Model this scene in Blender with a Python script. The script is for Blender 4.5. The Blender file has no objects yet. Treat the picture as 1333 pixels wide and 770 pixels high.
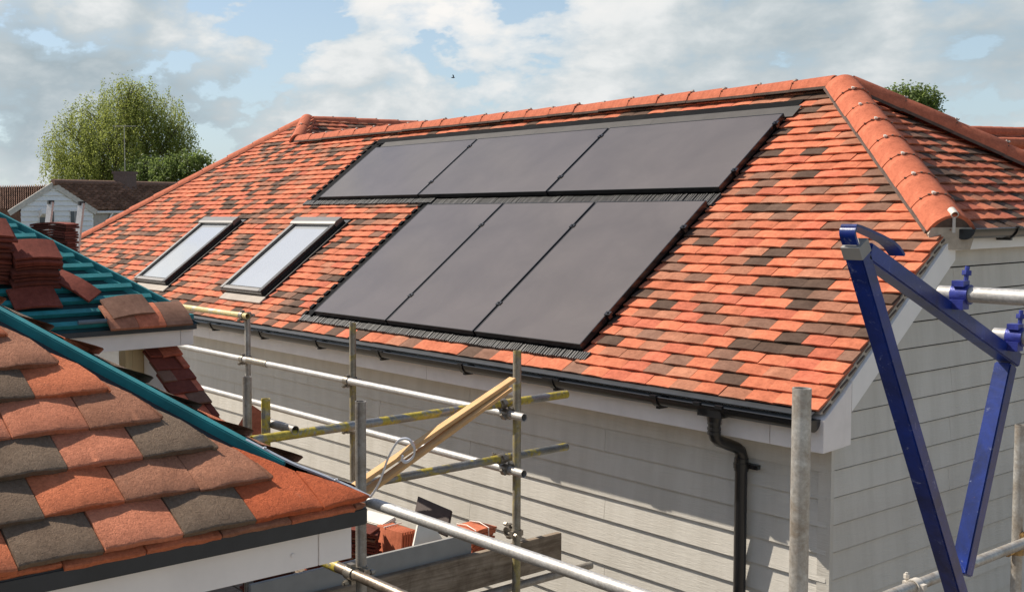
import bpy, bmesh, math, random
from mathutils import Vector as V3, Matrix
random.seed(7)
R = math.radians
sc = bpy.context.scene
COL = sc.collection
PR = 0.61567                      # main roof pitch
CP, SP = math.cos(PR), math.sin(PR)

# ------------------------------------------------------------------ materials
def new_mat(name):
    m = bpy.data.materials.new(name); m.use_nodes = True
    nt = m.node_tree
    return m, nt, nt.nodes['Principled BSDF']
def noise(nt, scale, detail=4, rough=.55, vec=None, dist=0):
    n = nt.nodes.new('ShaderNodeTexNoise'); n.inputs['Scale'].default_value = scale
    n.inputs['Detail'].default_value = detail; n.inputs['Roughness'].default_value = rough
    n.inputs['Distortion'].default_value = dist
    if vec: nt.links.new(vec, n.inputs['Vector'])
    return n
def objvec(nt, scale=(1, 1, 1)):
    t = nt.nodes.new('ShaderNodeTexCoord'); mp = nt.nodes.new('ShaderNodeMapping')
    mp.inputs['Scale'].default_value = scale
    nt.links.new(t.outputs['Object'], mp.inputs['Vector']); return mp.outputs['Vector']
def ramp(nt, fac, stops, mode='LINEAR'):
    r = nt.nodes.new('ShaderNodeValToRGB'); r.color_ramp.interpolation = mode
    el = r.color_ramp.elements
    while len(el) < len(stops): el.new(.5)
    for e, (p, c) in zip(el, stops): e.position = p; e.color = (*c, 1) if len(c) == 3 else c
    nt.links.new(fac, r.inputs['Fac']); return r
def mixc(nt, a, b, fac, mode='MIX'):
    m = nt.nodes.new('ShaderNodeMix'); m.data_type = 'RGBA'; m.blend_type = mode
    for s, x in ((6, a), (7, b), (0, fac)):
        if hasattr(x, 'links'): nt.links.new(x, m.inputs[s])
        elif s == 0: m.inputs[0].default_value = x
        else: m.inputs[s].default_value = (*x, 1)
    return m.outputs[2]
def bump(nt, h, b, strength=.3, dist=.01):
    n = nt.nodes.new('ShaderNodeBump'); n.inputs['Strength'].default_value = strength
    n.inputs['Distance'].default_value = dist
    nt.links.new(h, n.inputs['Height']); nt.links.new(n.outputs[0], b.inputs['Normal'])
def simple(name, c, rough=.6, metal=0, var=.15, vscale=8, bs=.15, bscale=60, vec=(1, 1, 1), bd=.003, coat=0, spec=.5):
    m, nt, b = new_mat(name); v = objvec(nt, vec)
    n = noise(nt, vscale, 5, .6, v)
    d = tuple(x * (1 - var) for x in c); l = tuple(min(1, x * (1 + var)) for x in c)
    r = ramp(nt, n.outputs['Fac'], [(.3, d), (.7, l)])
    nt.links.new(r.outputs[0], b.inputs['Base Color'])
    b.inputs['Roughness'].default_value = rough; b.inputs['Metallic'].default_value = metal
    b.inputs['Coat Weight'].default_value = coat; b.inputs['Specular IOR Level'].default_value = spec
    if bs: bump(nt, noise(nt, bscale, 4, .6, v).outputs['Fac'], b, bs, bd)
    return m
def tile_mat(name, c, near=False, var=.16):
    m, nt, b = new_mat(name); v = objvec(nt)
    g = nt.nodes.new('ShaderNodeNewGeometry')
    hsv = nt.nodes.new('ShaderNodeHueSaturation'); hsv.inputs['Color'].default_value = (*c, 1)
    mr = nt.nodes.new('ShaderNodeMapRange'); mr.inputs[3].default_value = 1 - var; mr.inputs[4].default_value = 1 + var
    nt.links.new(g.outputs['Random Per Island'], mr.inputs[0]); nt.links.new(mr.outputs[0], hsv.inputs['Value'])
    n1 = noise(nt, 7, 7, .7, v, .3); n2 = noise(nt, 120 if near else 38, 6, .78, v)
    k = ramp(nt, n1.outputs['Fac'], [(.28, (.70, .66, .64)), (.72, (1.14, 1.16, 1.18))])
    c1 = mixc(nt, hsv.outputs[0], k.outputs[0], 1.0, 'MULTIPLY')
    k2 = ramp(nt, n2.outputs['Fac'], [(.35, (.74, .70, .68)), (.6, (1.08, 1.08, 1.08))])
    c2 = mixc(nt, c1, k2.outputs[0], .85, 'MULTIPLY')
    if near:   # pale worn dusting and sooty smears
        n3 = noise(nt, 9, 6, .75, v, .6)
        f = ramp(nt, n3.outputs['Fac'], [(.60, (0, 0, 0)), (.74, (1, 1, 1))])
        c2 = mixc(nt, c2, (.34, .22, .15), mixc(nt, (0, 0, 0), f.outputs[0], .35))
        n4 = noise(nt, 14, 6, .7, v, .3)
        f4 = ramp(nt, n4.outputs['Fac'], [(.60, (0, 0, 0)), (.75, (1, 1, 1))])
        c2 = mixc(nt, c2, (.09, .06, .045), mixc(nt, (0, 0, 0), f4.outputs[0], .35))
    nt.links.new(c2, b.inputs['Base Color'])
    b.inputs['Roughness'].default_value = .9; b.inputs['Specular IOR Level'].default_value = .25
    if near:
        a = noise(nt, 260, 4, .75, v); bb = noise(nt, 75, 5, .7, v)
        ad = nt.nodes.new('ShaderNodeMath'); ad.operation = 'ADD'
        nt.links.new(a.outputs['Fac'], ad.inputs[0]); nt.links.new(bb.outputs['Fac'], ad.inputs[1])
        bump(nt, ad.outputs[0], b, .85, .0055)
    else:
        bump(nt, noise(nt, 160, 3, .6, v).outputs['Fac'], b, .3, .003)
    return m
ORANGE, PINK, BROWN, DARK = (.55, .168, .086), (.50, .135, .08), (.33, .125, .078), (.105, .064, .044)
TM = [tile_mat('terracotta_orange', ORANGE), tile_mat('terracotta_red', (.53, .148, .082)),
      tile_mat('terracotta_buff', (.40, .165, .095)), tile_mat('terracotta_brown', (.22, .115, .076)), tile_mat('terracotta_dark', DARK)]
NM = [tile_mat('sanded_orange', (.65, .195, .088), True, .06), tile_mat('sanded_pink', (.64, .23, .125), True, .06),
      tile_mat('sanded_brown', (.40, .175, .10), True, .06), tile_mat('sanded_dark', (.205, .142, .095), True, .06),
      tile_mat('sanded_smooth_orange', (.58, .135, .05), True, .04)]
M = {}
M['ridge'] = tile_mat('ridge_clay', (.50, .145, .076), False, .07)
M['old_tile'] = tile_mat('loose_clay', (.15, .042, .028), False, .25)
M['old_tile_red'] = tile_mat('loose_clay_red', (.21, .052, .033), False, .2)
M['mortar'] = simple('mortar', (.42, .35, .27), .95, 0, .2, 20, .5, 120)
M['mortar_dark'] = simple('mortar_dark', (.10, .07, .055), .95, 0, .3, 20, .5, 120)
M['clip'] = simple('clip_plastic', (.55, .50, .43), .5, 0, .1)
M['white'] = simple('white_upvc', (.80, .76, .72), .42, 0, .04, 6, .04, 40)
M['white_primer'] = simple('white_primer', (.80, .73, .68), .55, 0, .06, 7, .1, 50)
M['black'] = simple('black_upvc', (.012, .012, .013), .28, 0, .2, 5, .03, 40)
M['blackstrip'] = simple('black_strip', (.022, .024, .027), .5, 0, .25, 14, .15, 60)
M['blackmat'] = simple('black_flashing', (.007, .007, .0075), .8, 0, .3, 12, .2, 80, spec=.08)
M['under'] = simple('roof_underlay', (.03, .03, .032), .9, 0, .3)
M['teal'] = simple('teal_timber', (.012, .175, .185), .62, 0, .28, 12, .3, 90, (1, 1, 1))
M['teal_dark'] = simple('teal_membrane', (.012, .05, .055), .8, 0, .3, 6, .2, 30)
M['grey_metal'] = simple('grey_cladding', (.15, .14, .13), .42, .4, .1, 10, .04, 60)
M['dark_metal'] = simple('dark_cladding', (.035, .033, .031), .4, .4, .2, 10, .05, 60)
M['lead'] = simple('lead_apron', (.33, .28, .23), .75, 0, .12, 10, .2, 30)
M['topflash'] = simple('grey_flashing', (.075, .068, .062), .65, .0, .12, 8, .08, 30, spec=.25)
M['blue'] = None
M['pine'] = simple('pine', (.62, .36, .15), .6, 0, .16, 3, .25, 30, (4, .6, 6))
M['pine_pale'] = simple('pine_pale', (.62, .45, .24), .65, 0, .12, 3, .2, 30, (6, 6, .6))
M['oldwood'] = None
M['steel'] = None
M['hipiron'] = simple('galvanised_strap', (.52, .52, .54), .42, .6, .12, 40, .1, 90)
M['rust'] = simple('rusty_fitting', (.32, .20, .08), .55, .6, .5, 60, .5, 90)
M['fitting'] = simple('steel_fitting', (.26, .23, .19), .45, .7, .35, 50, .4, 90)
M['bluefit'] = simple('blue_fitting', (.03, .04, .22), .4, .2, .35, 40, .3, 90)
M['strap'] = simple('strap', (.75, .66, .58), .5)
M['plasterboard'] = simple('pale_board', (.66, .62, .55), .7, 0, .06)
M['greyboard'] = simple('grey_board', (.27, .26, .24), .8, 0, .08, 8)
M['slab'] = simple('dark_slab', (.07, .05, .042), .8, 0, .3)
M['ladder'] = simple('ladder_alloy', (.55, .50, .46), .4, .6, .15, 20)
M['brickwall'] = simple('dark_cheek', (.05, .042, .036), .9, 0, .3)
M['bird'] = simple('bird_feathers', (.02, .02, .025), .8)
# galvanised tube, and one under worn yellow paint
def steel(name, base=(.52, .50, .46), stain=(.30, .24, .18), metal=.45, rough=.45, yellow=None, thr=.5):
    m, nt, b = new_mat(name); v = objvec(nt)
    n1 = noise(nt, 14, 6, .7, v, .5); n2 = noise(nt, 90, 4, .7, v)
    r = ramp(nt, n1.outputs['Fac'], [(.35, base), (.72, stain)])
    k = ramp(nt, n2.outputs['Fac'], [(.3, (.75, .75, .75)), (.7, (1.15, 1.15, 1.15))])
    c = mixc(nt, r.outputs[0], k.outputs[0], 1, 'MULTIPLY')
    b.inputs['Metallic'].default_value = metal
    if yellow:
        n3 = noise(nt, 5, 6, .7, v, .8)
        f = ramp(nt, n3.outputs['Fac'], [(thr - .03, (0, 0, 0)), (thr + .03, (1, 1, 1))])
        n4 = noise(nt, 40, 5, .7, v); yy = ramp(nt, n4.outputs['Fac'], [(.35, tuple(x * .55 for x in yellow)), (.6, yellow)])
        c = mixc(nt, yy.outputs[0], c, f.outputs[0])
        mr = nt.nodes.new('ShaderNodeMath'); mr.operation = 'MULTIPLY'; mr.inputs[1].default_value = metal
        nt.links.new(f.outputs[0], mr.inputs[0]); nt.links.new(mr.outputs[0], b.inputs['Metallic'])
    nt.links.new(c, b.inputs['Base Color'])
    rr = ramp(nt, n2.outputs['Fac'], [(.3, (rough - .08,) * 3), (.7, (rough + .12,) * 3)])
    nt.links.new(rr.outputs[0], b.inputs['Roughness'])
    bump(nt, n2.outputs['Fac'], b, .15, .002)
    return m
M['steel'] = steel('galvanised_tube')
M['steel_bright'] = steel('bright_tube', (.50, .485, .465), (.36, .33, .29), .45, .52)
M['steel_dark'] = steel('weathered_tube', (.36, .34, .31), (.22, .18, .14), .45, .45)
M['steel_rust'] = steel('brown_tube', (.34, .28, .22), (.17, .12, .08), .75, .4)
M['yellow'] = steel('yellow_tube', (.33, .33, .33), (.22, .2, .16), .7, .45, (.50, .38, .045), .51)
M['yellow_grey'] = steel('worn_yellow_tube', (.30, .30, .29), (.2, .18, .14), .7, .45, (.44, .34, .04), .46)
M['yellow_post'] = steel('faded_yellow_tube', (.36, .33, .27), (.22, .18, .12), .45, .5, (.38, .30, .11), .46)
M['cream'] = steel('cream_tube', (.6, .55, .42), (.45, .4, .3), .5, .45, (.66, .52, .22), .6)
def blue_mat():
    m, nt, b = new_mat('scuffed_blue_paint'); v = objvec(nt)
    n = noise(nt, 4, 6, .7, v, .4)
    r = ramp(nt, n.outputs['Fac'], [(.3, (.003, .008, .050)), (.7, (.007, .034, .26))])
    n2 = noise(nt, 22, 6, .75, v, 1.2)
    f = ramp(nt, n2.outputs['Fac'], [(.61, (0, 0, 0)), (.70, (.6, .6, .6))])
    c = mixc(nt, r.outputs[0], (.33, .36, .48), f.outputs[0])
    n3 = noise(nt, 9, 6, .8, v, .6); f3 = ramp(nt, n3.outputs['Fac'], [(.64, (0, 0, 0)), (.70, (.85, .85, .85))])
    c = mixc(nt, c, (.14, .06, .03), f3.outputs[0])
    nt.links.new(c, b.inputs['Base Color']); b.inputs['Roughness'].default_value = .3
    bump(nt, n2.outputs['Fac'], b, .12, .004)
    return m
M['blue'] = blue_mat()
def wood_old():
    m, nt, b = new_mat('weathered_board'); v = objvec(nt, (30, 1.2, 22))
    n = noise(nt, 2.4, 6, .7, v, .6)
    r = ramp(nt, n.outputs['Fac'], [(.3, (.14, .10, .065)), (.55, (.27, .21, .15)), (.75, (.34, .28, .21))])
    v2 = objvec(nt); n2 = noise(nt, 7, 5, .7, v2, .5); k = ramp(nt, n2.outputs['Fac'], [(.35, (.55, .5, .45)), (.6, (1.05, 1.05, 1.05))])
    nt.links.new(mixc(nt, r.outputs[0], k.outputs[0], .8, 'MULTIPLY'), b.inputs['Base Color'])
    b.inputs['Roughness'].default_value = .85; bump(nt, n.outputs['Fac'], b, .4, .004)
    return m
M['oldwood'] = wood_old()
def siding_mat(name, sc3):
    m, nt, b = new_mat(name); v = objvec(nt, sc3); v0 = objvec(nt)
    n0 = noise(nt, .8, 4, .6, v0); g = nt.nodes.new('ShaderNodeNewGeometry')
    a = ramp(nt, n0.outputs['Fac'], [(.3, (.535, .498, .435)), (.7, (.59, .55, .485))])
    mr = nt.nodes.new('ShaderNodeMapRange'); mr.inputs[3].default_value = .95; mr.inputs[4].default_value = 1.04
    nt.links.new(g.outputs['Random Per Island'], mr.inputs[0])
    st = ramp(nt, noise(nt, 1.0, 6, .65, objvec(nt, (7, 7, .9))).outputs['Fac'], [(.3, (.86, .85, .83)), (.6, (1.03, 1.03, 1.03))])
    hsv = nt.nodes.new('ShaderNodeHueSaturation'); nt.links.new(mixc(nt, a.outputs[0], st.outputs[0], .8, 'MULTIPLY'), hsv.inputs['Color']); nt.links.new(mr.outputs[0], hsv.inputs['Value'])
    nt.links.new(hsv.outputs[0], b.inputs['Base Color']); b.inputs['Roughness'].default_value = .6
    n = noise(nt, 3.0, 5, .65, v, 1.0); bump(nt, n.outputs['Fac'], b, .5, .006)
    return m
M['siding'] = siding_mat('grey_siding_long', (3.2, 3.2, 34))
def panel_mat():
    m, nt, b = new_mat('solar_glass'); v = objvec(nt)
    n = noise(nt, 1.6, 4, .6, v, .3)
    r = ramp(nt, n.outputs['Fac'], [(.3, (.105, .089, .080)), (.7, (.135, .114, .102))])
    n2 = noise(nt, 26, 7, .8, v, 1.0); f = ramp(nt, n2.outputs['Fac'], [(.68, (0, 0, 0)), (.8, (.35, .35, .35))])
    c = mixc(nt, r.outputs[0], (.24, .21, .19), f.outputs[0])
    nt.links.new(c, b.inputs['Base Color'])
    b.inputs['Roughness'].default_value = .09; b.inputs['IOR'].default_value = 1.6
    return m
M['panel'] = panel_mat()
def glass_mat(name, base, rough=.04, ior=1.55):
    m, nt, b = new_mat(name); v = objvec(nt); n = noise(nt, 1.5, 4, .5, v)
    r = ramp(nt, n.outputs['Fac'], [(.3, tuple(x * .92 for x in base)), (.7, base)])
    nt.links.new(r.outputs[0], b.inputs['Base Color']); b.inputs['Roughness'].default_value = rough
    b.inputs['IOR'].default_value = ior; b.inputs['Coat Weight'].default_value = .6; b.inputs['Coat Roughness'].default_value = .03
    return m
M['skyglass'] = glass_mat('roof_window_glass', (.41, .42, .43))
M['winglass'] = glass_mat('window_glass', (.03, .035, .04))

# ------------------------------------------------------------------ mesh helpers
class MB:
    def __init__(s): s.v = []; s.f = []; s.m = []
    def add(s, vs, fs, mi=0):
        o = len(s.v); s.v += [tuple(x) for x in vs]; s.f += [tuple(i + o for i in f) for f in fs]
        s.m += [mi] * len(fs) if isinstance(mi, int) else list(mi); return s
    def obox(s, c, X, Y, Z, mi=0):        # centre and three half axes
        c, X, Y, Z = V3(c), V3(X), V3(Y), V3(Z)
        vs = [c + a * X + b * Y + d * Z for d in (-1, 1) for b in (-1, 1) for a in (-1, 1)]
        return s.add(vs, [(0, 2, 3, 1), (4, 5, 7, 6), (0, 1, 5, 4), (2, 6, 7, 3), (0, 4, 6, 2), (1, 3, 7, 5)], mi)
    def box(s, a, b, mi=0):
        a, b = V3(a), V3(b); c = (a + b) / 2; h = (b - a) / 2
        return s.obox(c, (h.x, 0, 0), (0, h.y, 0), (0, 0, h.z), mi)
    def beam(s, a, b, w, h, up=(0, 0, 1), mi=0):
        a, b = V3(a), V3(b); d = b - a; L = d.length; d.normalize()
        sd = d.cross(V3(up)).normalized(); u = sd.cross(d).normalized()
        return s.obox((a + b) / 2, d * L / 2, sd * w / 2, u * h / 2, mi)
    def prism(s, pts, ext, mi=0):         # planar polygon extruded by a vector
        n = len(pts); e = V3(ext); P = [V3(p) for p in pts]; Q = [p + e for p in P]
        return s.add(P + Q, [tuple(range(n))[::-1], tuple(range(n, 2 * n))] + [(i, (i + 1) % n, n + (i + 1) % n, n + i) for i in range(n)], mi)
    def cyl(s, a, b, r0, r1=None, n=16, cap=True, mi=0):
        a, b = V3(a), V3(b); r1 = r0 if r1 is None else r1
        d = (b - a).normalized(); t = d.orthogonal().normalized(); w = d.cross(t)
        A = [a + (t * math.cos(2 * math.pi * i / n) + w * math.sin(2 * math.pi * i / n)) * r0 for i in range(n)]
        B = [b + (t * math.cos(2 * math.pi * i / n) + w * math.sin(2 * math.pi * i / n)) * r1 for i in range(n)]
        fs = [(i, (i + 1) % n, n + (i + 1) % n, n + i) for i in range(n)]
        if cap: fs += [tuple(range(n))[::-1], tuple(range(n, 2 * n))]
        return s.add(A + B, fs, mi)
    def pipe(s, a, b, r=.02415, t=.004, n=24, mi=0):    # hollow tube with open ends
        a, b = V3(a), V3(b); d = (b - a).normalized(); x = d.orthogonal().normalized(); w = d.cross(x)
        ring = lambda p, q: [p + (x * math.cos(2 * math.pi * i / n) + w * math.sin(2 * math.pi * i / n)) * q for i in range(n)]
        vs = ring(a, r) + ring(b, r) + ring(a, r - t) + ring(b, r - t); fs = []
        for i in range(n):
            j = (i + 1) % n
            fs += [(i, j, n + j, n + i), (2 * n + j, 2 * n + i, 3 * n + i, 3 * n + j), (j, i, 2 * n + i, 2 * n + j), (n + i, n + j, 3 * n + j, 3 * n + i)]
        return s.add(vs, fs, mi)
    def sweep(s, path, r, n=12, mi=0, flat=None):
        P = [V3(p) for p in path]; rings = []; prev = None
        for i, p in enumerate(P):
            d = (P[min(i + 1, len(P) - 1)] - P[max(i - 1, 0)]).normalized()
            t = (prev - prev.dot(d) * d).normalized() if prev else d.orthogonal().normalized()
            if flat and not prev: t = (V3(flat) - V3(flat).dot(d) * d).normalized()
            prev = t; w = d.cross(t); rr = r[i] if isinstance(r, (list, tuple)) and not flat else r
            if flat: rings.append([p + t * r[0] * a + w * r[1] * b for a, b in ((-1, -1), (1, -1), (1, 1), (-1, 1))])
            else: rings.append([p + (t * math.cos(2 * math.pi * k / n) + w * math.sin(2 * math.pi * k / n)) * rr for k in range(n)])
        m = len(rings[0]); vs = [q for rg in rings for q in rg]
        fs = [(i * m + k, i * m + (k + 1) % m, (i + 1) * m + (k + 1) % m, (i + 1) * m + k) for i in range(len(P) - 1) for k in range(m)]
        fs += [tuple(range(m))[::-1], tuple(range((len(P) - 1) * m, len(P) * m))]
        return s.add(vs, fs, mi)
    def build(s, name, mats, parent=None, smooth=None, clip=(), bevel=0):
        me = bpy.data.meshes.new(name); me.from_pydata(s.v, [], s.f)
        mats = mats if isinstance(mats, list) else [mats]
        for m in mats: me.materials.append(m)
        me.polygons.foreach_set('material_index', s.m)
        bm = bmesh.new(); bm.from_mesh(me)
        for co, no in clip:               # keep the side the normal points away from
            bmesh.ops.bisect_plane(bm, geom=bm.verts[:] + bm.edges[:] + bm.faces[:], plane_co=V3(co), plane_no=V3(no), clear_outer=True)
        if bevel: bmesh.ops.bevel(bm, geom=bm.edges[:], offset=bevel, segments=2, affect='EDGES', clamp_overlap=True)
        bmesh.ops.recalc_face_normals(bm, faces=bm.faces[:]) if not clip else None
        if bm.verts:
            xs = [v.co for v in bm.verts]
            c = V3(((min(p.x for p in xs) + max(p.x for p in xs)) / 2, (min(p.y for p in xs) + max(p.y for p in xs)) / 2, min(p.z for p in xs)))
            for v in bm.verts: v.co -= c
        else: c = V3((0, 0, 0))
        bm.to_mesh(me); bm.free()
        if smooth:
            me.polygons.foreach_set('use_smooth', [True] * len(me.polygons)); me.set_sharp_from_angle(angle=R(smooth))
        o = bpy.data.objects.new(name, me); COL.objects.link(o); o.location = c
        if parent:
            o.parent = parent; o.location = c - wloc(parent)
        return o
def wloc(o):
    p = V3(o.location)
    while o.parent: o = o.parent; p += o.location
    return p
def tag(o, label, cat, group=None, kind=None):
    o['label'] = label; o['category'] = cat
    if group: o['group'] = group
    if kind: o['kind'] = kind
    return o
def thing(name, loc, label, cat, group=None):
    o = bpy.data.objects.new(name, None); COL.objects.link(o); o.location = loc
    o.empty_display_size = .1
    return tag(o, label, cat, group)
def struct(o): o['kind'] = 'structure'; return o
def copy_tree(o, parent=None):
    c = o.copy(); COL.objects.link(c)
    if parent: c.parent = parent
    for ch in list(o.children): copy_tree(ch, c)
    return c

# ------------------------------------------------------------------ plain clay tiles
def tiles(mb, O, U, Vd, N, u0, u1, v0, v1, pick, allow=None, gauge=.1, tw=.1655, L=.2, t=.012, cam=.005, ns=4, nq=2, gap=.0015, phase=0, jit=.0012, vend=None, curl=.002, wob=0, rnd=random, sl=.185):
    O, U, Vd, N = V3(O), V3(U), V3(Vd), V3(N)
    k = 0; v = v0
    while v < v1 - 1e-6:
        us = u0 - tw + (phase + (tw / 2 if k % 2 else 0)) % tw; j = 0
        while us < u1:
            a, b = max(us, u0) + gap / 2, min(us + tw, u1) - gap / 2
            for (x, y) in (allow(v, k) if allow else [(u0, u1)]):
                aa, bb = max(a, x), min(b, y)
                if bb - aa < .012: continue
                Lq = L if vend is None else min(L, vend(.5 * (aa + bb)) - v)
                if Lq < .02: continue
                mi = pick(k, j, .5 * (us + us + tw), v)
                dn = rnd.gauss(0, jit); tl = rnd.gauss(0, jit * .8); dv = rnd.gauss(0, jit * 1.5); cm = cam * rnd.uniform(.6, 1.3)
                top = []; base = []
                for q in range(nq + 1):
                    fq = q / nq
                    if nq > 4 and q == 1: fq = .02
                    row = []
                    for s in range(ns + 1):
                        w = s / ns; uu = aa + (bb - aa) * w; wn = (uu - us) / tw
                        n = -sl * fq * Lq + cm * (1 - (2 * wn - 1) ** 2) - cam * .66 + dn + tl * (2 * wn - 1) - curl * (1 - min(1, fq * 3)) ** 2
                        vv = v + fq * Lq + dv
                        if wob:
                            if q == 0: n -= .0022
                            e = wob * (math.sin(uu * 83 + k * 1.7) + math.sin(uu * 211 + k * 3.1) * .6)
                            if q <= 1: vv += e
                            n += rnd.gauss(0, wob * .35)
                        row.append(O + U * uu + Vd * vv + N * n)
                    top.append(row)
                o = []; fs = []
                for row in top: o += row
                W = ns + 1
                for q in range(nq):
                    for s in range(ns): i = q * W + s; fs.append((i, i + 1, i + W + 1, i + W))
                nb = len(o); o += [p - N * t + Vd * .001 for p in top[0]]
                for s in range(ns): fs.append((s + 1, s, nb + s, nb + s + 1))
                # sides and underside
                hb = len(o); o += [top[-1][0] - N * t, top[-1][-1] - N * t]
                left = [q * W for q in range(nq + 1)]; right = [q * W + ns for q in range(nq + 1)]
                fs.append(tuple(left) + (hb, nb)); fs.append(tuple(reversed(right)) + (nb + ns, hb + 1))
                fs.append(tuple(range(nb, nb + ns + 1)) + (hb + 1, hb))
                mb.add(o, fs, mi)
            us += tw; j += 1
        v += gauge; k += 1
    return mb
rt = random.Random(11)
def mixpick(k, j, u, v):
    x = rt.random()
    return 0 if x < .44 else 1 if x < .58 else 2 if x < .74 else 3 if x < .87 else 4

def RP(u, v, n=0): return V3((u, v * CP - n * SP, v * SP + n * CP))
VU = V3((0, CP, SP)); VN = V3((0, -SP, CP)); XU = V3((1, 0, 0))
RIDGE_V = 3.4855; RY, RZ = RIDGE_V * CP, RIDGE_V * SP
PEAK = V3((-9.41, 3.40, 2.406))

# ================================================================== SETTING
def ground():
    mb = MB(); n = 48; S = 420.
    def h(x, y):
        d = math.hypot(x + 3, y); return -2.62 - 1.3 * min(1, max(0, (d - 14) / 25)) ** 1.5
    vs = [];
    ax = [math.copysign((abs(i) / n) ** 2.2 * S, i) for i in range(-n, n + 1)]
    for y in ax:
        for x in ax: vs.append((x, y, h(x, y)))
    w = 2 * n + 1
    mb.add(vs, [(j * w + i, j * w + i + 1, (j + 1) * w + i + 1, (j + 1) * w + i) for j in range(2 * n) for i in range(2 * n)])
    m, nt, b = new_mat('ground_cover'); v = objvec(nt)
    a = noise(nt, .12, 6, .6, v); c = noise(nt, 6, 6, .7, v)
    r = ramp(nt, a.outputs['Fac'], [(.42, (.17, .14, .11)), (.58, (.055, .075, .03))])
    ln = nt.nodes.new('ShaderNodeVectorMath'); ln.operation = 'LENGTH'; nt.links.new(v, ln.inputs[0])
    gf_ = ramp(nt, ln.outputs['Value'], [(0, (1, 1, 1)), (1, (0, 0, 0))])
    dv = nt.nodes.new('ShaderNodeMapRange'); dv.inputs[1].default_value = 14; dv.inputs[2].default_value = 22; dv.inputs[3].default_value = 0; dv.inputs[4].default_value = 1
    nt.links.new(ln.outputs['Value'], dv.inputs[0]); nt.links.new(dv.outputs[0], gf_.inputs['Fac'])
    gr = ramp(nt, noise(nt, 1.3, 6, .65, v).outputs['Fac'], [(.35, (.24, .20, .15)), (.65, (.33, .275, .215))])
    k = ramp(nt, c.outputs['Fac'], [(.3, (.7, .7, .7)), (.7, (1.2, 1.2, 1.2))])
    nt.links.new(mixc(nt, mixc(nt, r.outputs[0], gr.outputs[0], gf_.outputs[0]), k.outputs[0], 1, 'MULTIPLY'), b.inputs['Base Color'])
    b.inputs['Roughness'].default_value = .95; bump(nt, c.outputs['Fac'], b, .5, .05)
    return struct(mb.build('ground', m, smooth=60))
ground()

# ================================================================== MAIN HOUSE
house = thing('house', (-5, 2.8, -2.62), 'long grey clad house with new orange clay tile roof carrying the solar panels', 'house')
# --- tiled roof
HB = [(-1.71 - 3.03 - .205, -1.71 + .004, .11, 2.0), (-1.70 - 4.99 - .275, -1.70 + .004, 1.93, 3.29)]      # holes: panels
SKY = [(-8.645, -7.855), (-6.62, -5.83)]; SKV = (.385, 1.615)
HB += [(a - .02, b + .075, SKV[0] - .03, SKV[1] + .05) for a, b in SKY]
HB += [(-6.55, -5.76, .27, .5), (-8.58, -7.8, .27, .5)]
def allow_main(v, k):
    iv = [(-13.0, .0)]
    if v > RIDGE_V - .03: iv = [(-13.0, -6.01 - v * CP)]
    for (a, b, c, d) in HB:
        if c - .02 <= v < d - .02:
            new = []
            for (x, y) in iv:
                if b <= x or a >= y: new.append((x, y)); continue
                if a > x: new.append((x, a))
                if b < y: new.append((b, y))
            iv = new
    return iv
roof_mb = MB()
tiles(roof_mb, (0, 0, 0), XU, VU, VN, -13.0, 0.0, 0, 4.15, mixpick, allow_main, vend=lambda u: RIDGE_V - .02 if u > -8.9 else 4.16)
roof = roof_mb.build('roof', TM, house, clip=[((-12.81, 0, 0), (-1, 1, 0)), ((1.36, 0, 0), (1, 1, 0))])
roof['label'] = 'front roof slope of mixed orange and brown clay tiles'
# half hip over the gable
p2 = math.atan2(RZ - .94, 1.49); HO = V3((.03, 1.30, .925))
hm = MB()
tiles(hm, HO, V3((0, 1, 0)), V3((-math.cos(p2), 0, math.sin(p2))), V3((math.sin(p2), 0, math.cos(p2))), 0, 3.09, 0, 1.84, mixpick, None, vend=lambda u: 1.86)
hm.build('half_hip_roof', TM, house, clip=[((1.345, 0, 0), (-1, -1, 0)), ((0, 4.345, 0), (-1, 1, 0))])
# cross wing right slope (upper part shows over the ridge)
wm = MB(); wn = V3((SP, 0, CP))
tiles(wm, V3((PEAK.x + 3.4, 0, .005)), V3((0, 1, 0)), V3((-CP, 0, SP)), wn, 2.4, 9.0, 2.6, 4.15, mixpick, None, vend=lambda u: 4.16)
wm.build('cross_wing_roof', TM, house, clip=[((-6.01, 0, 0), (-1, -1, 0))])
# underlay, rear slopes
um = MB(); dn = .05
quad = lambda mb, a, b, c, d, mi=0: mb.add([a, b, c, d], [(0, 1, 2, 3)], mi)
um.add([RP(-12.75, .03, -dn), RP(-.02, .03, -dn), RP(-.02, 1.62, -dn), RP(-1.5, RIDGE_V - .04, -dn), RP(-8.95, RIDGE_V - .04, -dn), RP(-9.41, 4.1, -dn)], [(0, 1, 2, 3, 4, 5)])
um.add([(-.01, 1.40, .90), (-.01, 4.29, .90), (-1.49, RY, RZ - .04)], [(0, 1, 2)])
um.build('roof_underlay', M['under'], house)
rm = MB(); 
rm.add([(-1.49, RY, RZ - .02), (-8.0, RY, RZ - .02), (-8.0, 2 * RY, -.02), (0, 2 * RY, -.02), (0, 4.33, .92)], [(0, 1, 2, 3, 4)])
rm.add([tuple(PEAK - V3((0, 0, .03))), (-9.41, 9, 2.376), (-12.81, 9, -.03), (-12.81, 0, -.03)], [(0, 1, 2, 3)])
rm.add([tuple(PEAK - V3((0, 0, .05))), (-8.92, 2.9, 2.0), (-6.1, 5.7, -.04), (-6.1, 9, -.04), (-9.41, 9, 2.35)], [(0, 1, 2, 3, 4)])
rm.build('rear_roof', TM[1], house)
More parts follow.
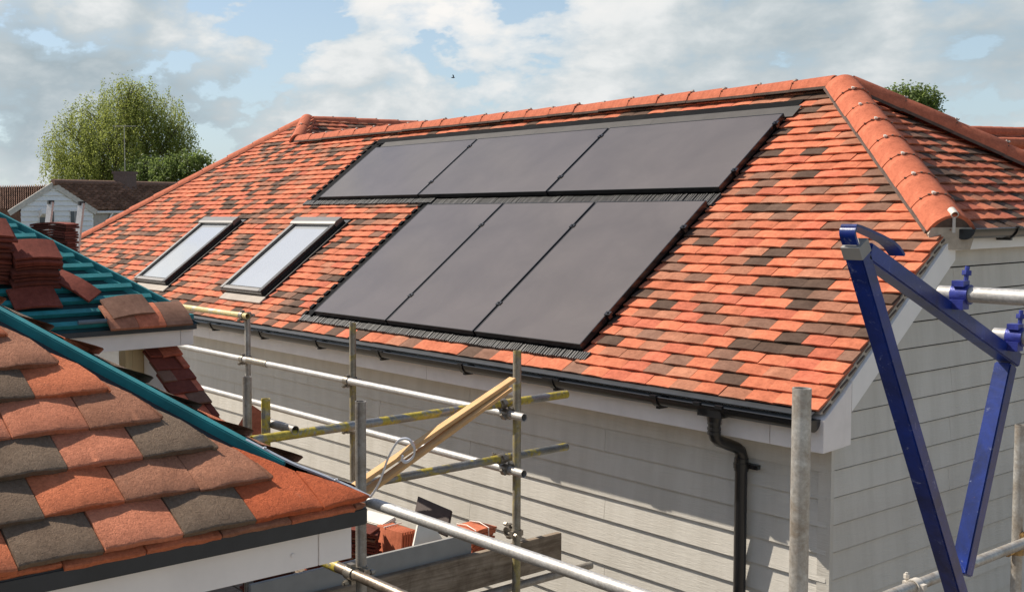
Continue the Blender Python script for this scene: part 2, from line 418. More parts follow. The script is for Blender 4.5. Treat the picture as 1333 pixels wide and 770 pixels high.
# --- ridge and hip tiles, each a sub-part of the roof
def round_tiles(a, b, step, w, h, up, nm, first=0, clipside=None, lift=.0, endcap=False, white=True, dark=False):
    a, b = V3(a), V3(b); d = (b - a); L = d.length; d.normalize()
    sd = d.cross(V3(up)).normalized(); u = sd.cross(d).normalized()
    n = max(1, int(round(L / step))); st = L / n
    for i in range(n):
        mb = MB(); s0 = i * st + .002; s1 = (i + 1) * st + .012
        A = 14; rings = []
        jj = random.gauss(0, .002); tw_ = random.gauss(0, .006)
        for (s, k, q) in ((s0, .94, 0), (s0 + .01, .943, 0), (s1 - .010, 1.0, 0), (s1, .99, -.003)):
            rg = []
            for j in range(A + 1):
                ang = math.pi * (j / A); ph = R(132) * (j / A - .5); x = math.sin(ph) / math.sin(R(66)) * w / 2 * (k + 1) / 2; z = (math.cos(ph) - math.cos(R(66))) / (1 - math.cos(R(66))) * h * k * 1.0 + (k - 1) * .09 + q * math.sin(ang)
                rg.append(a + d * s + sd * (x + tw_ * (s - s0)) + u * (z + lift + jj))
            rings.append(rg)
        vs = [p for r_ in rings for p in r_]; W = A + 1
        fs = [(r_ * W + j, r_ * W + j + 1, (r_ + 1) * W + j + 1, (r_ + 1) * W + j) for r_ in range(3) for j in range(A)]
        mb.add(vs, fs, 0)
        # lower end thickness / bedding mortar face
        e0 = len(mb.v); inner = [p - u * .016 - sd * (.016 * (-math.cos(math.pi * j / A))) for j, p in enumerate(rings[3])]
        mb.add(rings[3] + inner, [(j, j + 1, W + j + 1, W + j) for j in range(A)], 0)
        mb.add(inner, [tuple(range(W))], 1)
        # mortar lips along both sides
        for sgn in (0, A):
            p0, p1 = rings[0][sgn], rings[3][sgn]
            mb.obox((p0 + p1) / 2 - u * .008, d * (st / 2), sd * .008, u * .010, 1)
        # joint clip
        if i < n - 1 or endcap:
            c = rings[3][A // 2 + (2 if i % 2 else 1)]
            mb.obox(c + u * .004, d * .013, sd * .007, u * .006, 2)
            mb.obox(c + u * .008 + d * .010, d * .004, sd * .010, u * .005, 2)
            for j in (3, 5, 7, 9, 11):
                mb.obox(rings[3][j] + u * .001, d * .004, sd * .006, u * .003, 1)
        mb.build(nm, [M['ridge'], M['mortar_dark'], M['clip']], roof, smooth=40)
round_tiles((-8.80, RY, RZ - .02), (-1.53, RY, RZ - .02), .322, .21, .088, (0, 0, 1), 'ridge_tile')
HT, HBt = V3((-1.45, RY - .03, RZ - .045)), V3((.03, 1.33, .895))
round_tiles(HT + V3((0, 0, .018)), HBt + (HBt - HT) * -.01 + V3((0, 0, .015)), .30, .262, .108, (0, 0, 1), 'hip_tile')
round_tiles((-1.45, RY + .03, RZ - .03), (.05, 4.36, .91), .42, .23, .115, (0, 0, 1), 'hip_tile')
round_tiles(PEAK + V3((0, 0, -.065)), (-12.83, -.02, -.05), .40, .22, .085, (0, 0, 1), 'hip_tile')
round_tiles(PEAK + V3((0, 0, -.07)), (-8.90, 2.89, 2.0), .34, .24, .105, (0, 0, 1), 'hip_tile')
round_tiles(PEAK + V3((0, 0.02, -.085)), (-9.41, 9.0, 2.315), .40, .22, .09, (0, 0, 1), 'ridge_tile')
# end of the right hip: mortar plug and round clip
mm = MB(); hd = (HBt - HT).normalized(); hs = hd.cross(V3((0, 0, 1))).normalized()
mm.prism([HBt - hs * .125 + V3((0, 0, .0)), HBt - hs * .08 + V3((0, 0, .085)), HBt + V3((0, 0, .118)), HBt + hs * .08 + V3((0, 0, .09)), HBt + hs * .125, HBt + hs * .1 + V3((0, 0, -.09)), HBt - hs * .1 + V3((0, 0, -.09))], hd * -.06)
mm.build('hip_end_mortar', M['mortar'], house)
mm = MB(); e = HBt + hd * .035 + hs * .0 + V3((0, 0, .135)); mm.pipe(e - hd * .05, e + hd * .012, .021, .005, 18); mm.box(e + V3((-.006, -.006, -.11)), e + V3((.006, .006, -.018)))
mm.build('hip_end_clip', M['clip'], house, smooth=40)
# --- verge: mortar bed, bargeboard, box end
vg = MB()
vg.prism([RP(.0, .0, -.034), RP(.0, 1.64, -.034), RP(.0, 1.64, -.075), RP(.0, .05, -.075)], (-.03, 0, 0))
for k in range(16):
    v = .02 + k * .1
    vg.beam(RP(.003, v + .005, -.044), RP(.003, v + .085, -.054), .006, .009, (0, 0, 1), 1)
vg.build('verge_mortar', [M['mortar'], M['mortar_dark']], house)
bg = MB(); X0 = .018
P = lambda y, z: V3((X0, y, z))
tp = math.tan(PR); low = lambda y: y * tp - .255
bg.prism([P(.275, -.025), P(.275, low(.30) - .0), P(.30, low(.30)), P(1.46, low(1.46)), P(1.46, .93), P(1.40, .93), P(.19, .19 * tp - .085), P(.19, -.02)][:0] or
         [P(.30, .30 * tp - .09), P(.30, low(.30)), P(1.41, low(1.41)), P(1.41, 1.33 * tp - .09), P(1.36, 1.36 * tp - .09)], (-.022, 0, 0))
bg.build('bargeboard', M['white'], house, bevel=0)
be = MB(); be.prism([(X0 + .002, .022, -.235), (X0 + .002, .232, -.225), (X0 + .002, .232, .232 * tp - .092), (X0 + .002, .06, .06 * tp - .082), (X0 + .002, .022, -.06)], (-.3, 0, 0))
be.prism([(X0 - .001, .234, -.225), (X0 - .001, .298, -.222), (X0 - .001, .298, .298 * tp - .092), (X0 - .001, .234, .234 * tp - .092)], (-.29, 0, 0))
be.build('box_end', M['white_primer'], house, bevel=.002)
# --- fascia, soffit
fa = MB(); xs = [-12.6, -9.6, -6.4, -3.1, -.285]
for a, b in zip(xs, xs[1:]): fa.box((a + .001, .028, -.236), (b - .001, .048, -.03))
fa.build('fascia', M['white_primer'], house, bevel=.0015)
so = MB(); so.box((-12.6, .05, -.232), (-.29, .26, -.222)); so.build('soffit', M['white'], house)
vs_ = MB()
for a, b in zip(xs, xs[1:] [:-1] + [-.02]):
    vs_.add([(a, -.035, -.036), (b, -.035, -.036), (b, .03, -.008), (a, .03, -.008), (a, -.035, -.04), (b, -.035, -.04), (b, .026, -.055), (a, .026, -.055)], [(0, 1, 2, 3), (4, 7, 6, 5), (0, 4, 5, 1)])
vs_.build('eaves_strip', M['blackstrip'], house)
# --- front wall and gable of lapped boards
def lap_wall(O, U, N, length, z0, z1, joints=None, ex=.152, th=.0235, gp=-.012):
    mb = MB(); O, U, N = V3(O), V3(U), V3(N); Z = V3((0, 0, 1)); z = z1 - .0; k = 0
    zs = []
    zz = z1
    while zz > z0: zz -= ex; zs.append(zz)
    for k, zb in enumerate(zs):
        cuts = [0] + sorted(c for c in (joints(k) if joints else []) if 0 < c < length) + [length]
        for a, b in zip(cuts, cuts[1:]):
            p = lambda u, n, zz: O + U * u + N * n + Z * zz
            a1, b1 = a + (.0012 if a else 0), b - (.0012 if b < length else 0)
            vs = [p(a1, th, zb), p(b1, th, zb), p(b1, .008, zb + ex - gp), p(a1, .008, zb + ex - gp),
                  p(a1, 0, zb), p(b1, 0, zb), p(b1, 0, zb + ex - gp), p(a1, 0, zb + ex - gp)]
            mb.add(vs, [(0, 1, 2, 3), (4, 5, 1, 0), (0, 3, 7, 4), (1, 5, 6, 2), (7, 6, 5, 4)])
    return mb
WY = .25; GX = -.07
js = lambda k: [12.43 - x for x in ((1.5, 4.9, 8.3, 11.7) if k % 3 == 1 else (2.77, 6.2, 9.6) if k % 3 == 0 else (.65 + 3.2, 7.2, 10.6))]
wl = lap_wall((-12.5, WY, 0), (1, 0, 0), (0, -1, 0), 12.5 - .07 - .0, -2.6, -.232, js)
wl.build('front_wall', M['siding'], house)
gb = lap_wall((GX, WY + .012, 0), (0, 1, 0), (1, 0, 0), 5.18, -2.6, 1.0, lambda k: [2.9] if k % 2 else [1.3, 4.5], th=.022, gp=.0105)
gbo = gb.build('gable_wall', M['siding'], house, clip=[((0, 0, -.16), (0, -SP, CP)), ((0, 2 * RY, -.16), (0, SP, CP)), ((0, 0, .87), (0, 0, 1))])
co = MB(); co.box((GX - .05, WY - .021, -2.6), (GX + .021, WY + .012, -.226)); co.build('corner_trim', M['siding'], house)
inn = MB(); inn.box((-12.45, WY + .01, -2.6), (GX - .01, 5.4, -.24)); 
inn.prism([(GX - .012, .3, -.24), (GX - .012, 5.38, -.24), (GX - .012, 4.2, .8), (GX - .012, 1.45, .8)], (-.1, 0, 0))
inn.build('wall_core', M['brickwall'], house)
# half-hip fascia and gutter
hf = MB(); hf.box((.002, 1.40, .80), (.024, 4.3, .905)); hf.box((GX, 1.40, .80), (.002, 4.3, .812)); hf.build('half_hip_fascia', M['white'], house)
def gutter_run(a, b, out, r=.056, dep=.058, endstop=True, brackets=(), outlet=None):
    """half round gutter from a to b, opening upward; out = horizontal outward direction"""
    a, b, out = V3(a), V3(b), V3(out); d = (b - a).normalized(); Z = V3((0, 0, 1)); n = 12; t = .0035
    mb = MB()
    def prof(q): return [out * (-math.cos(math.pi * i / n) * q) - Z * (math.sin(math.pi * i / n) * q * dep / r) for i in range(n + 1)]
    o_, i_ = prof(r), prof(r - t)
    W = n + 1
    vs = [a + p for p in o_] + [b + p for p in o_] + [a + p for p in i_] + [b + p for p in i_]
    fs = []
    for i in range(n): fs += [(i, i + 1, W + i + 1, W + i), (2 * W + i + 1, 2 * W + i, 3 * W + i, 3 * W + i + 1), (i + 1, i, 2 * W + i, 2 * W + i + 1), (W + i, W + i + 1, 3 * W + i + 1, 3 * W + i)]
    for e in (0, n): fs.append((e, W + e, 3 * W + e, 2 * W + e))
    mb.add(vs, fs)
    lip = a + out * r; mb.cyl(lip, lip + (b - a), .005, n=8)
    g = mb.build('gutter', M['black'], house, smooth=40)
    for e, sg in ((a, -1), (b, 1)):
        m2 = MB(); m2.prism([e + p for p in prof(r + .004)], d * sg * .012); m2.build('stop_end', M['black'], g)
    for s in brackets:
        m2 = MB(); c = a + d * s
        pts = [c + p * 1.0 for p in prof(r + .005)]
        m2.sweep(pts, (.018, .003), flat=d); m2.obox(c + out * (r + .004) + Z * .004, d * .022, out * .011, Z * .006)
        m2.obox(c - out * (r - .01) - Z * .035, d * .02, out * .012, Z * .03); m2.obox(c - out * .02 - Z * (dep + .012), d * .012, out * .04, Z * .006)
        m2.build('bracket', M['black'], g)
    for s in (brackets[1::2] if brackets else ()):    # union joints
        m2 = MB(); c = a + d * (s + .0)
        m2.obox(c + out * (r + .002) + Z * .003, d * .07, out * .008, Z * .006); m2.build('union_clip', M['black'], g)
    return g
GC = V3((0, -.035, -.056))
OUTX = -.585
g1 = gutter_run((-12.7, GC.y, GC.z), (-.01, GC.y, GC.z), (0, -1, 0), brackets=[12.7 - x for x in (.95, 1.75, 2.6, 3.55, 4.4, 5.3, 6.2, 7.1, 8.0)])
gutter_run((.085, 1.37, .925), (.085, 4.32, .925), (1, 0, 0), brackets=(.55, 1.4))
# downpipe: outlet, swan neck, pipe, socket, clip
dp = thing('downpipe', (OUTX + .02, .19, -2.6), 'black plastic downpipe with a swan neck running down the grey clad wall', 'downpipe')
o = MB(); o.cyl((OUTX, GC.y, GC.z - .045), (OUTX, GC.y, GC.z - .10), .046, .037, 20); o.obox((OUTX, GC.y, GC.z - .045), (.075, 0, 0), (0, .05, 0), (0, 0, .02))
for sx in (-.07, .07): o.obox((OUTX + sx, GC.y - .06, GC.z + .002), (.022, 0, 0), (0, .011, 0), (0, 0, .009))
o.build('outlet', M['black'], dp, smooth=40)
DX = OUTX + .03; DY = .185
o = MB(); pth = [(OUTX, GC.y, -.155), (OUTX, GC.y, -.215), (OUTX, GC.y + .012, -.245), (OUTX + .003, GC.y + .04, -.268), (DX - .004, DY - .05, -.318), (DX, DY - .014, -.34), (DX, DY, -.372), (DX, DY, -.45)]
o.sweep(pth, .034, 20); o.build('swan_neck', M['black'], dp, smooth=50)
o = MB()
for z in (-.156, -.19, -.214): o.cyl((OUTX, GC.y, z - .012), (OUTX, GC.y, z + .004), .0375, n=20)
o.build('collar', M['black'], dp, smooth=40); o = MB(); o.cyl((DX, DY, -.46), (DX, DY, -.385), .039, n=20); o.build('socket', M['black'], dp, smooth=40)
o = MB(); o.cyl((DX, DY, -2.6), (DX, DY, -.45), .034, n=22); o.build('pipe', M['black'], dp, smooth=40)
o = MB(); o.cyl((DX, DY, -.445), (DX, DY, -.415), .0425, n=20); o.obox((DX + .045, DY + .03, -.43), (.045, 0, 0), (0, .018, 0), (0, 0, .013)); o.cyl((DX + .075, DY + .02, -.43), (DX + .11, DY + .0, -.425), .008, n=8)
o.build('pipe_clip', M['black'], dp, smooth=40)

# --- flashings round the panels
fl = MB()
def slab(mb, u0, u1, v0, v1, n0, n1, mi=0):
    mb.obox(RP((u0 + u1) / 2, (v0 + v1) / 2, (n0 + n1) / 2), XU * (u1 - u0) / 2, VU * (v1 - v0) / 2, VN * (n1 - n0) / 2, mi)
BU0, BU1 = -1.71 - 3.022, -1.71; TU0, TU1 = -1.70 - 4.99, -1.70
slab(fl, BU0 - .215, BU1 + .01, .20, 1.97, -.04, -.016); slab(fl, TU0 - .29, TU1 + .01, 1.97, 3.29, -.04, -.016)
for (a, b, v0, v1) in ((BU0 - .075, BU0 - .06, .19, 1.93), (TU0 - .085, TU0 - .07, 1.97, 3.15)):
    slab(fl, a, b, v0, v1, -.012, .012)
# serrated foam strip beside tiles on the left of each array
for (u, v0, v1) in ((BU0 - .195, .2, 1.93), (TU0 - .27, 2.0, 3.25)):
    v = v0
    while v < v1: slab(fl, u - .03, u + .01, v, v + .06, -.012, -.001); v += .1
fl.build('panel_tray', M['blackmat'], house)
rb = MB()        # ribbed aprons
def ribbed(u0, u1, v0, v1, n0=-.006):
    u = u0
    while u < u1 - .004:
        h = .002 + .007 * random.random(); w = .016 + .009 * random.random()
        slab(rb, u, min(u1, u + w * .55), v0 + random.uniform(0, .006), v1, n0 - .014, n0 + h, random.choice((0, 0, 1)))
        u += w
    slab(rb, u0, u1, v0 + .006, v1, n0 - .016, n0 - .004)
ribbed(BU0 - .2, BU1 + .07, .125, .205, -.008); ribbed(BU0 - .02, BU1 + .03, 1.865, 2.01, .0); ribbed(TU0 - .27, BU0 - .06, 1.945, 2.02, .004)
rb.build('ribbed_apron', [simple('ribbed_grey', (.045, .042, .04), .5, 0, .35, 30), simple('ribbed_pale', (.085, .08, .075), .5, 0, .3, 30)], house)
tf = MB(); 
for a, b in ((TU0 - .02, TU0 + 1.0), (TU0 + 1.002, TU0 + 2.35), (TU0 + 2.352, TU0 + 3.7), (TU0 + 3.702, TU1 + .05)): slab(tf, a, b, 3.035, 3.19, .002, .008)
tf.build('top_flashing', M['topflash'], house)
tf = MB(); slab(tf, TU0 - .2, TU1 + .01, 3.192, 3.30, -.014, -.004); tf.build('shadow_strip', M['blackmat'], house)  # black strip standing in for the shadow line under the tile edge
# --- roof windows
for wi, (a, b) in enumerate(SKY):
    v0, v1 = SKV
    fr = MB(); 
    slab(fr, a, a + .055, v0, v1 - .1, -.02, .062, 0); slab(fr, b - .055, b, v0, v1 - .1, -.02, .062, 1)  # sunlight on the left stile is put into its paler colour
    slab(fr, a + .055, b - .055, v0, v0 + .045, -.02, .058, 0)
    slab(fr, a + .055, b - .055, v0 + .055, v0 + .068, .0, .050, 1)
    slab(fr, a - .004, b + .004, v0 - .012, v0, -.02, .04, 1)
    slab(fr, a + .055, a + .068, v0 + .07, v1 - .11, .0, .050, 1); slab(fr, b - .066, b - .055, v0 + .07, v1 - .11, .0, .056, 0)
    f = fr.build('roof_window', [M['grey_metal'], M['dark_metal']], house, bevel=.003)
    f['label'] = 'roof window with lead apron nearer to the panels' if wi else 'roof window nearer to the left hip'
    gl = MB(); slab(gl, a + .06, b - .06, v0 + .06, v1 - .1, .0, .034); gl.build('pane', M['skyglass'], f)
    hd_ = MB(); 
    A = lambda u, v, n: RP(u, v, n)
    hd_.prism([A(a - .012, v1 - .115, .035), A(a - .012, v1 - .115, .072), A(a - .012, v1 - .085, .080), A(a - .012, v1 + .005, .074), A(a - .012, v1 + .012, -.01), A(a - .012, v1 - .1, -.01)], XU * (b - a + .024))
    hd_.build('top_cover', M['grey_metal'], f, bevel=.003)
    sf = MB(); slab(sf, b, b + .075, v0 - .02, v1 + .03, -.03, -.004); slab(sf, b + .055, b + .07, v0 - .02, v1 + .03, -.01, .01); slab(sf, b + .002, b + .02, v0, v1, -.01, .03); slab(sf, a - .03, a, v0, v1, -.03, -.002)
    slab(sf, a - .02, b + .06, v1 + .012, v1 + .05, -.03, .0)
    sf.build('flashing', M['dark_metal'], f)
    ap = MB(); slab(ap, a + .08, b + .07, .275, v0 - .012, -.012, .006); ap.build('apron', M['lead'], f, bevel=.002)

# --- solar panels
def panel(u0, u1, v0, v1, label, horizontal):
    t = thing('solar_panel', RP((u0 + u1) / 2, v0, .01), label, 'solar panel', 'solar panels set into the front roof slope')
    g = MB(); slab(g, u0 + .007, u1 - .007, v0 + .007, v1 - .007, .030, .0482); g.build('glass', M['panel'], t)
    fr = MB(); w = .007
    slab(fr, u0, u0 + w, v0, v1, .006, .05); slab(fr, u1 - w, u1, v0, v1, .006, .05)
    slab(fr, u0 + w, u1 - w, v0, v0 + w, .006, .05, 0); slab(fr, u0 + w, u1 - w, v1 - w, v1, .006, .05)
    slab(fr, u0 + .001, u1 - .001, v0 + .0005, v0 + .0025, .0503, .051, 1)
    fr.build('frame', [M['black'], M['topflash']], t)
    for q in ((.2, .8) if not horizontal else (.22, .86)):
        c = MB(); vv = v0 + (v1 - v0) * q
        c.obox(RP(u1 + .009, vv, .048), XU * .022, VU * .018, VN * .008); c.obox(RP(u1 + .009, vv, .03), XU * .008, VU * .02, VN * .025)
        c.cyl(RP(u1 + .009, vv, .05), RP(u1 + .009, vv, .064), .007, n=8)
        c.build('clamp', M['black'], t)
L1 = ['upright black solar panel at the right end of the lower row', 'upright black solar panel in the middle of the lower row', 'upright black solar panel at the left end of the lower row']
L2 = ['sideways black solar panel at the right end of the upper row', 'sideways black solar panel in the middle of the upper row', 'sideways black solar panel at the left end of the upper row']
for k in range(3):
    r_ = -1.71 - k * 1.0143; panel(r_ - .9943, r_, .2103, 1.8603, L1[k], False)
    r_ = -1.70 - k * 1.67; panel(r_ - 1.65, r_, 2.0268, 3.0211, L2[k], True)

# ================================================================== NEAR WING
def wing_roof(root, X, Yc, z, width, length, name):
    pass
AX, AY, AZ = 1.35, -4.045, .462
CA, SA = math.cos(R(35)), math.sin(R(35))
nearw = thing('porch_roof', (.2, -5.2, -2.62), 'unfinished hipped porch with rough sanded clay tiles in the near corner', 'porch')
cols = {0: [4, 4, 3, 1, 3, 0, 2, 0, 1], 1: [2, 2, 2, 0, 3, 2, 0, 3], 2: [3, 3, 1, 3, 0, 2, 1], 3: [2, 2, 1, 1, 3, 0], 4: [0, 0, 3, 2, 0, 1], 5: [2, 2, 0, 1, 3], 6: [0, 0, 2, 3], 7: [1, 1, 0], 8: [3, 3, 0]}
def near_pick(k, j, u, v):
    jj = int(round((-4.195 - .08125 * k - (u - .08125)) / .1625)); c = cols.get(k, [0])
    return c[jj] if 0 <= jj < len(c) else random.choice([0, 1, 2, 3])
am = MB(); rn = random.Random(5)
# phase so that course 0 has a joint at y=-4.195
for k in range(10):
    ph = ((-4.195 - .08125 * k) - (-6.6 - .1625)) % .1625
    sub = MB()
    tiles(sub, V3((AX, 0, AZ)), V3((0, 1, 0)), V3((-CA, 0, SA)), V3((SA, 0, CA)), -6.6, -3.9, k * .1, k * .1 + .05, lambda kk, j, u, v, k=k: near_pick(k, j, u, v), None, tw=.1625, L=.215, t=.0125, cam=.0048, sl=.15, ns=14, nq=9, gap=.0024, phase=ph, jit=.0013, curl=.002, wob=.0008, rnd=rn)
    if k == 0: eav = sub
    else:                 # tiles cut on the rake beside the hip, each with a rounded shoulder
        nv = []; out_ = []
        for (x, y, z) in sub.v:
            fq = min(1, max(0, ((AX - x) / CA - k * .1) / .105)); lim = x - (AX - AY) - (.142 - .050 * fq ** .8)
            nv.append((x, min(y, lim), z)); out_.append(y > lim)
        keep = [i for i, f in enumerate(sub.f) if not all(out_[q] for q in f)]
        am.add(nv, [sub.f[i] for i in keep], [sub.m[i] for i in keep])
sub = MB()   # doubled under-course at the eaves
tiles(sub, V3((AX - .004, 0, AZ - .0185)), V3((0, 1, 0)), V3((-CA, 0, SA)), V3((SA, 0, CA)), -6.6, -3.9, 0, .05, lambda *a: rn.choice([0, 2, 0, 3]), None, tw=.1625, L=.17, t=.012, cam=.003, ns=8, nq=6, gap=.003, phase=((-4.11) - (-6.6 - .1625)) % .1625, curl=.002, wob=.0006, rnd=rn)
eav.add(sub.v, sub.f, sub.m)
S2 = AX - AY
near_roof = am.build('roof', NM, nearw, smooth=35)
eav.build('eaves_course', NM, nearw, smooth=35, clip=[((1.35, -4.074, 0), (-.56, .50, 0))])
am2 = MB()
for k in range(8):
    tiles(am2, V3((AX, AY, AZ)), V3((-1, 0, 0)), V3((0, -CA, SA)), V3((0, SA, CA)), 0, 2.9, k * .1, k * .1 + .05, lambda *a: rn.choice([2, 0, 3]), None, tw=.1625, L=.215, t=.0145, cam=.0085, ns=6, nq=5, gap=.003, phase=(.08 * k) % .1625, wob=.0006, rnd=rn)
am2.build('end_roof', NM, nearw, smooth=35, clip=[((S2 - .085, 0, 0), (1, -1, 0))])
hip = lambda t, n=0: V3((AX - t, AY - t, AZ + t * SA / CA + n))
hu = (hip(1) - hip(0)).normalized(); hsd = hu.cross(V3((0, 0, 1))).normalized(); hup = hsd.cross(hu)
b_ = MB(); b_.obox((hip(.135) + hip(1.7)) / 2 + hup * -.068, (hip(1.7) - hip(.135)) / 2, hsd * .016, hup * .032); b_.build('hip_batten', M['teal'], nearw, bevel=.003)
# hip iron: strap on the batten ending in an upturned scroll
ir = MB()
pth = [hip(.21, -.041), hip(.14, -.038), hip(.10, -.030), hip(.05, -.022), hip(.022, -.020)]
scr = [(1.334, -.002), (1.346, .028), (1.359, .080), (1.372, .113), (1.381, .120), (1.390, .118), (1.397, .104), (1.397, .088), (1.392, .077), (1.384, .071), (1.379, .077), (1.380, .084)]
pth += [V3((x, x - S2, AZ + dz)) for x, dz in scr]
# refine
def refine(P, n=4):
    out = []
    P = [V3(p) for p in P]
    for i in range(len(P) - 1):
        p0, p1, p2, p3 = P[max(i - 1, 0)], P[i], P[i + 1], P[min(i + 2, len(P) - 1)]
        for k in range(n):
            t = k / n
            out.append(.5 * ((2 * p1) + (-p0 + p2) * t + (2 * p0 - 5 * p1 + 4 * p2 - p3) * t * t + (-p0 + 3 * p1 - 3 * p2 + p3) * t ** 3))
    return out + [P[-1]]
ir.sweep(refine(pth), (.0065, .002), flat=hsd)
for t in (.18, .07): ir.cyl(hip(t, -.05), hip(t, -.034 if t > .1 else -.020), .004, n=8)
ir.build('hip_iron', M['hipiron'], nearw, smooth=50)
es = MB(); es.box((AX - .10, -6.6, AZ - .062), (AX - .012, AY - .03, AZ - .026)); es.box((AX - 2.8, AY - .10, AZ - .062), (AX - .12, AY - .03, AZ - .026)); es.build('eaves_strip', M['blackstrip'], nearw, bevel=.003)
nf = MB(); FX = AX - .05
nf.box((FX - .02, -6.6, AZ - .142), (FX, -4.178, AZ - .062)); nf.box((FX - .02, -4.176, AZ - .142), (FX, AY - .045, AZ - .0622)); nf.box((AX - 2.8, AY - .066, AZ - .142), (FX - .022, AY - .046, AZ - .0622))
nf.cyl((FX, -4.243, AZ - .108), (FX + .002, -4.243, AZ - .108), .0055, n=10)
nf.build('fascia', M['white_primer'], nearw, bevel=.0012)
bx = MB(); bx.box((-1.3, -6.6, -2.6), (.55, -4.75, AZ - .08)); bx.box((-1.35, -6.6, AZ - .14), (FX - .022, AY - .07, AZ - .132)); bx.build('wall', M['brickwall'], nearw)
us_ = MB(); us_.add([V3((AX - .05, -6.6, AZ - .02)), V3((AX - .05, AY - .05, AZ - .02)), hip(1.4, -.06), V3((AX - 1.4, -6.6, AZ + 1.4 * SA / CA - .06))], [(0, 1, 2, 3)])
us_.add([V3((AX - .05, AY - .05, AZ - .02)), V3((AX - 2.75, AY - .05, AZ - .02)), hip(1.4, -.06)], [(0, 1, 2)]); us_.build('underlay', M['under'], nearw)

# ================================================================== SECOND WING
BX, BY, BZ = -2.2, -2.46, .452
w2 = thing('porch_roof', (-3.4, -3.4, -2.62), 'half tiled porch roof with bare teal battens behind the near porch', 'porch')
hipb = lambda t, n=0: V3((BX - t, BY - t, BZ + t * SA / CA + n))
def RB(y, v, n=0): return V3((BX - v * CA + n * SA, y, BZ + v * SA + n * CA))
mem = MB(); mem.add([RB(-6, -.0, -.03), RB(BY, 0, -.03), hipb(1.5, -.04), RB(-6, 1.5 / CA, -.03)], [(0, 1, 2, 3)])
mem.add([V3((BX, BY, BZ - .03)), hipb(1.5, -.04), V3((BX - 3.0, BY, BZ - .03))], [(0, 1, 2)]); mem.build('membrane', M['teal_dark'], w2)
for k in range(15):
    v = .04 + k * .1; y1 = BY - v * CA - .02
    mb = MB(); mb.obox(RB((-6 + y1) / 2, v, -.012), V3((0, (y1 + 6) / 2, 0)), V3((-CA, 0, SA)) * .017, V3((SA, 0, CA)) * .0125); mb.build('batten', M['teal'], w2)
    mb = MB(); x1 = BX - v * CA - .02; x0 = BX - 3.0 + v * CA
    if x1 - x0 > .1:
        mb.box((x0, BY - v * CA - .014, BZ + v * SA - .022), (x1, BY - v * CA + .014, BZ + v * SA + .004)); mb.build('batten', M['teal'], w2)
for off in (-.028, .03):
    b_ = MB(); b_.obox((hipb(.13) + hipb(1.5)) / 2 + hsd * off + hup * (-.056 if off < 0 else -.026), (hipb(1.5) - hipb(.13)) / 2, hsd * .018, hup * .030); b_.build('hip_batten', M['teal'], w2, bevel=.003)
es = MB(); es.box((BX - .1, -6, BZ - .052), (BX + .0, BY - .03, BZ - .025)); es.build('eaves_strip', M['blackstrip'], w2)
nf = MB(); nf.box((BX - .06, -6, BZ - .145), (BX - .04, -2.575, BZ - .053)); nf.box((BX - .06, -2.573, BZ - .145), (BX - .04, BY - .03, BZ - .053)); nf.box((BX - 3, BY - .05, BZ - .145), (BX - .062, BY - .03, BZ - .053)); nf.build('fascia', M['white_primer'], w2, bevel=.002)
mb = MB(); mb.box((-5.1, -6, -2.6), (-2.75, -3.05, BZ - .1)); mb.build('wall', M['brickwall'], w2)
for y0, y1, x1 in ((-2.825, -2.782, -2.43), (-2.779, -2.705, -2.44), (-2.702, -2.688, -2.43)):
    mb = MB(); mb.box((-2.52, y0, -2.6), (x1, y1, BZ - .147)); mb.build('post', M['pine_pale'], w2, bevel=.002)
mb = MB(); mb.prism([(-2.425, -2.712, BZ - .147), (-1.72, -2.712, -.19), (-1.72, -2.712, -.8), (-2.425, -2.712, -.8)], (0, .012, 0)); mb.build('cheek_board', M['white_primer'], w2)
# narrow tiled slope running down under the eaves
nt_ = MB()
tiles(nt_, V3((-1.72, 0, -.150)), V3((0, 1, 0)), V3((-CA, 0, SA)), V3((SA, 0, CA)), -2.735, -2.53, 0, .8, lambda *a: random.choice([0, 1, 2, 3]), None, tw=.1655, t=.013, cam=.006, sl=.15, ns=8, nq=4, jit=.003)
nt_.build('lower_slope', [TM[1], M['old_tile_red'], TM[3], TM[4]], w2, smooth=35)
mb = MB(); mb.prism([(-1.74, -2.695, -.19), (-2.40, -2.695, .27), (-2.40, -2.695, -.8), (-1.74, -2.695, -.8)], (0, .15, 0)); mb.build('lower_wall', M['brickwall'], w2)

# ------------------------------------------------------------------ loose clay tiles, one mesh shared
def loose_mesh(mat, name='roof_tile', wd=.165, ln=.265, t=.0125, trap=False):
    mb = MB(); n = 8; cam = .012
    top = []; bot = []
    for i in range(n + 1):
        s = i / n * 2 - 1; z = cam * (1 - s * s)
        for w in (-1, 1):
            ww = wd / 2 * w * (1 if not (trap and w > 0) else .55)
            top.append(V3((s * ln / 2, ww, z + t))); bot.append(V3((s * ln / 2, ww, z)))
    N = len(top); fs = []
    for i in range(n):
        a = 2 * i; fs += [(a, a + 2, a + 3, a + 1), (N + a, N + a + 1, N + a + 3, N + a + 2), (a, N + a, N + a + 2, a + 2), (a + 1, a + 3, N + a + 3, N + a + 1)]
    fs += [(0, 1, N + 1, N), (N - 2, 2 * N - 2, 2 * N - 1, N - 1)]
    me = bpy.data.meshes.new(name); me.from_pydata([tuple(v) for v in top + bot], [], fs); me.materials.append(mat); return me
LT = [loose_mesh(M['old_tile']), loose_mesh(M['old_tile_red']), loose_mesh(TM[3]), loose_mesh(TM[0])]
def place(me, M4, label, group, cat='roof tile', name='roof_tile', parent=None):
    o = bpy.data.objects.new(name, me); COL.objects.link(o)
    if parent: o.parent = parent; o.matrix_local = Matrix.Translation(-wloc(parent)) @ M4
    else:
        o.matrix_world = M4; tag(o, label, cat, group)
    return o
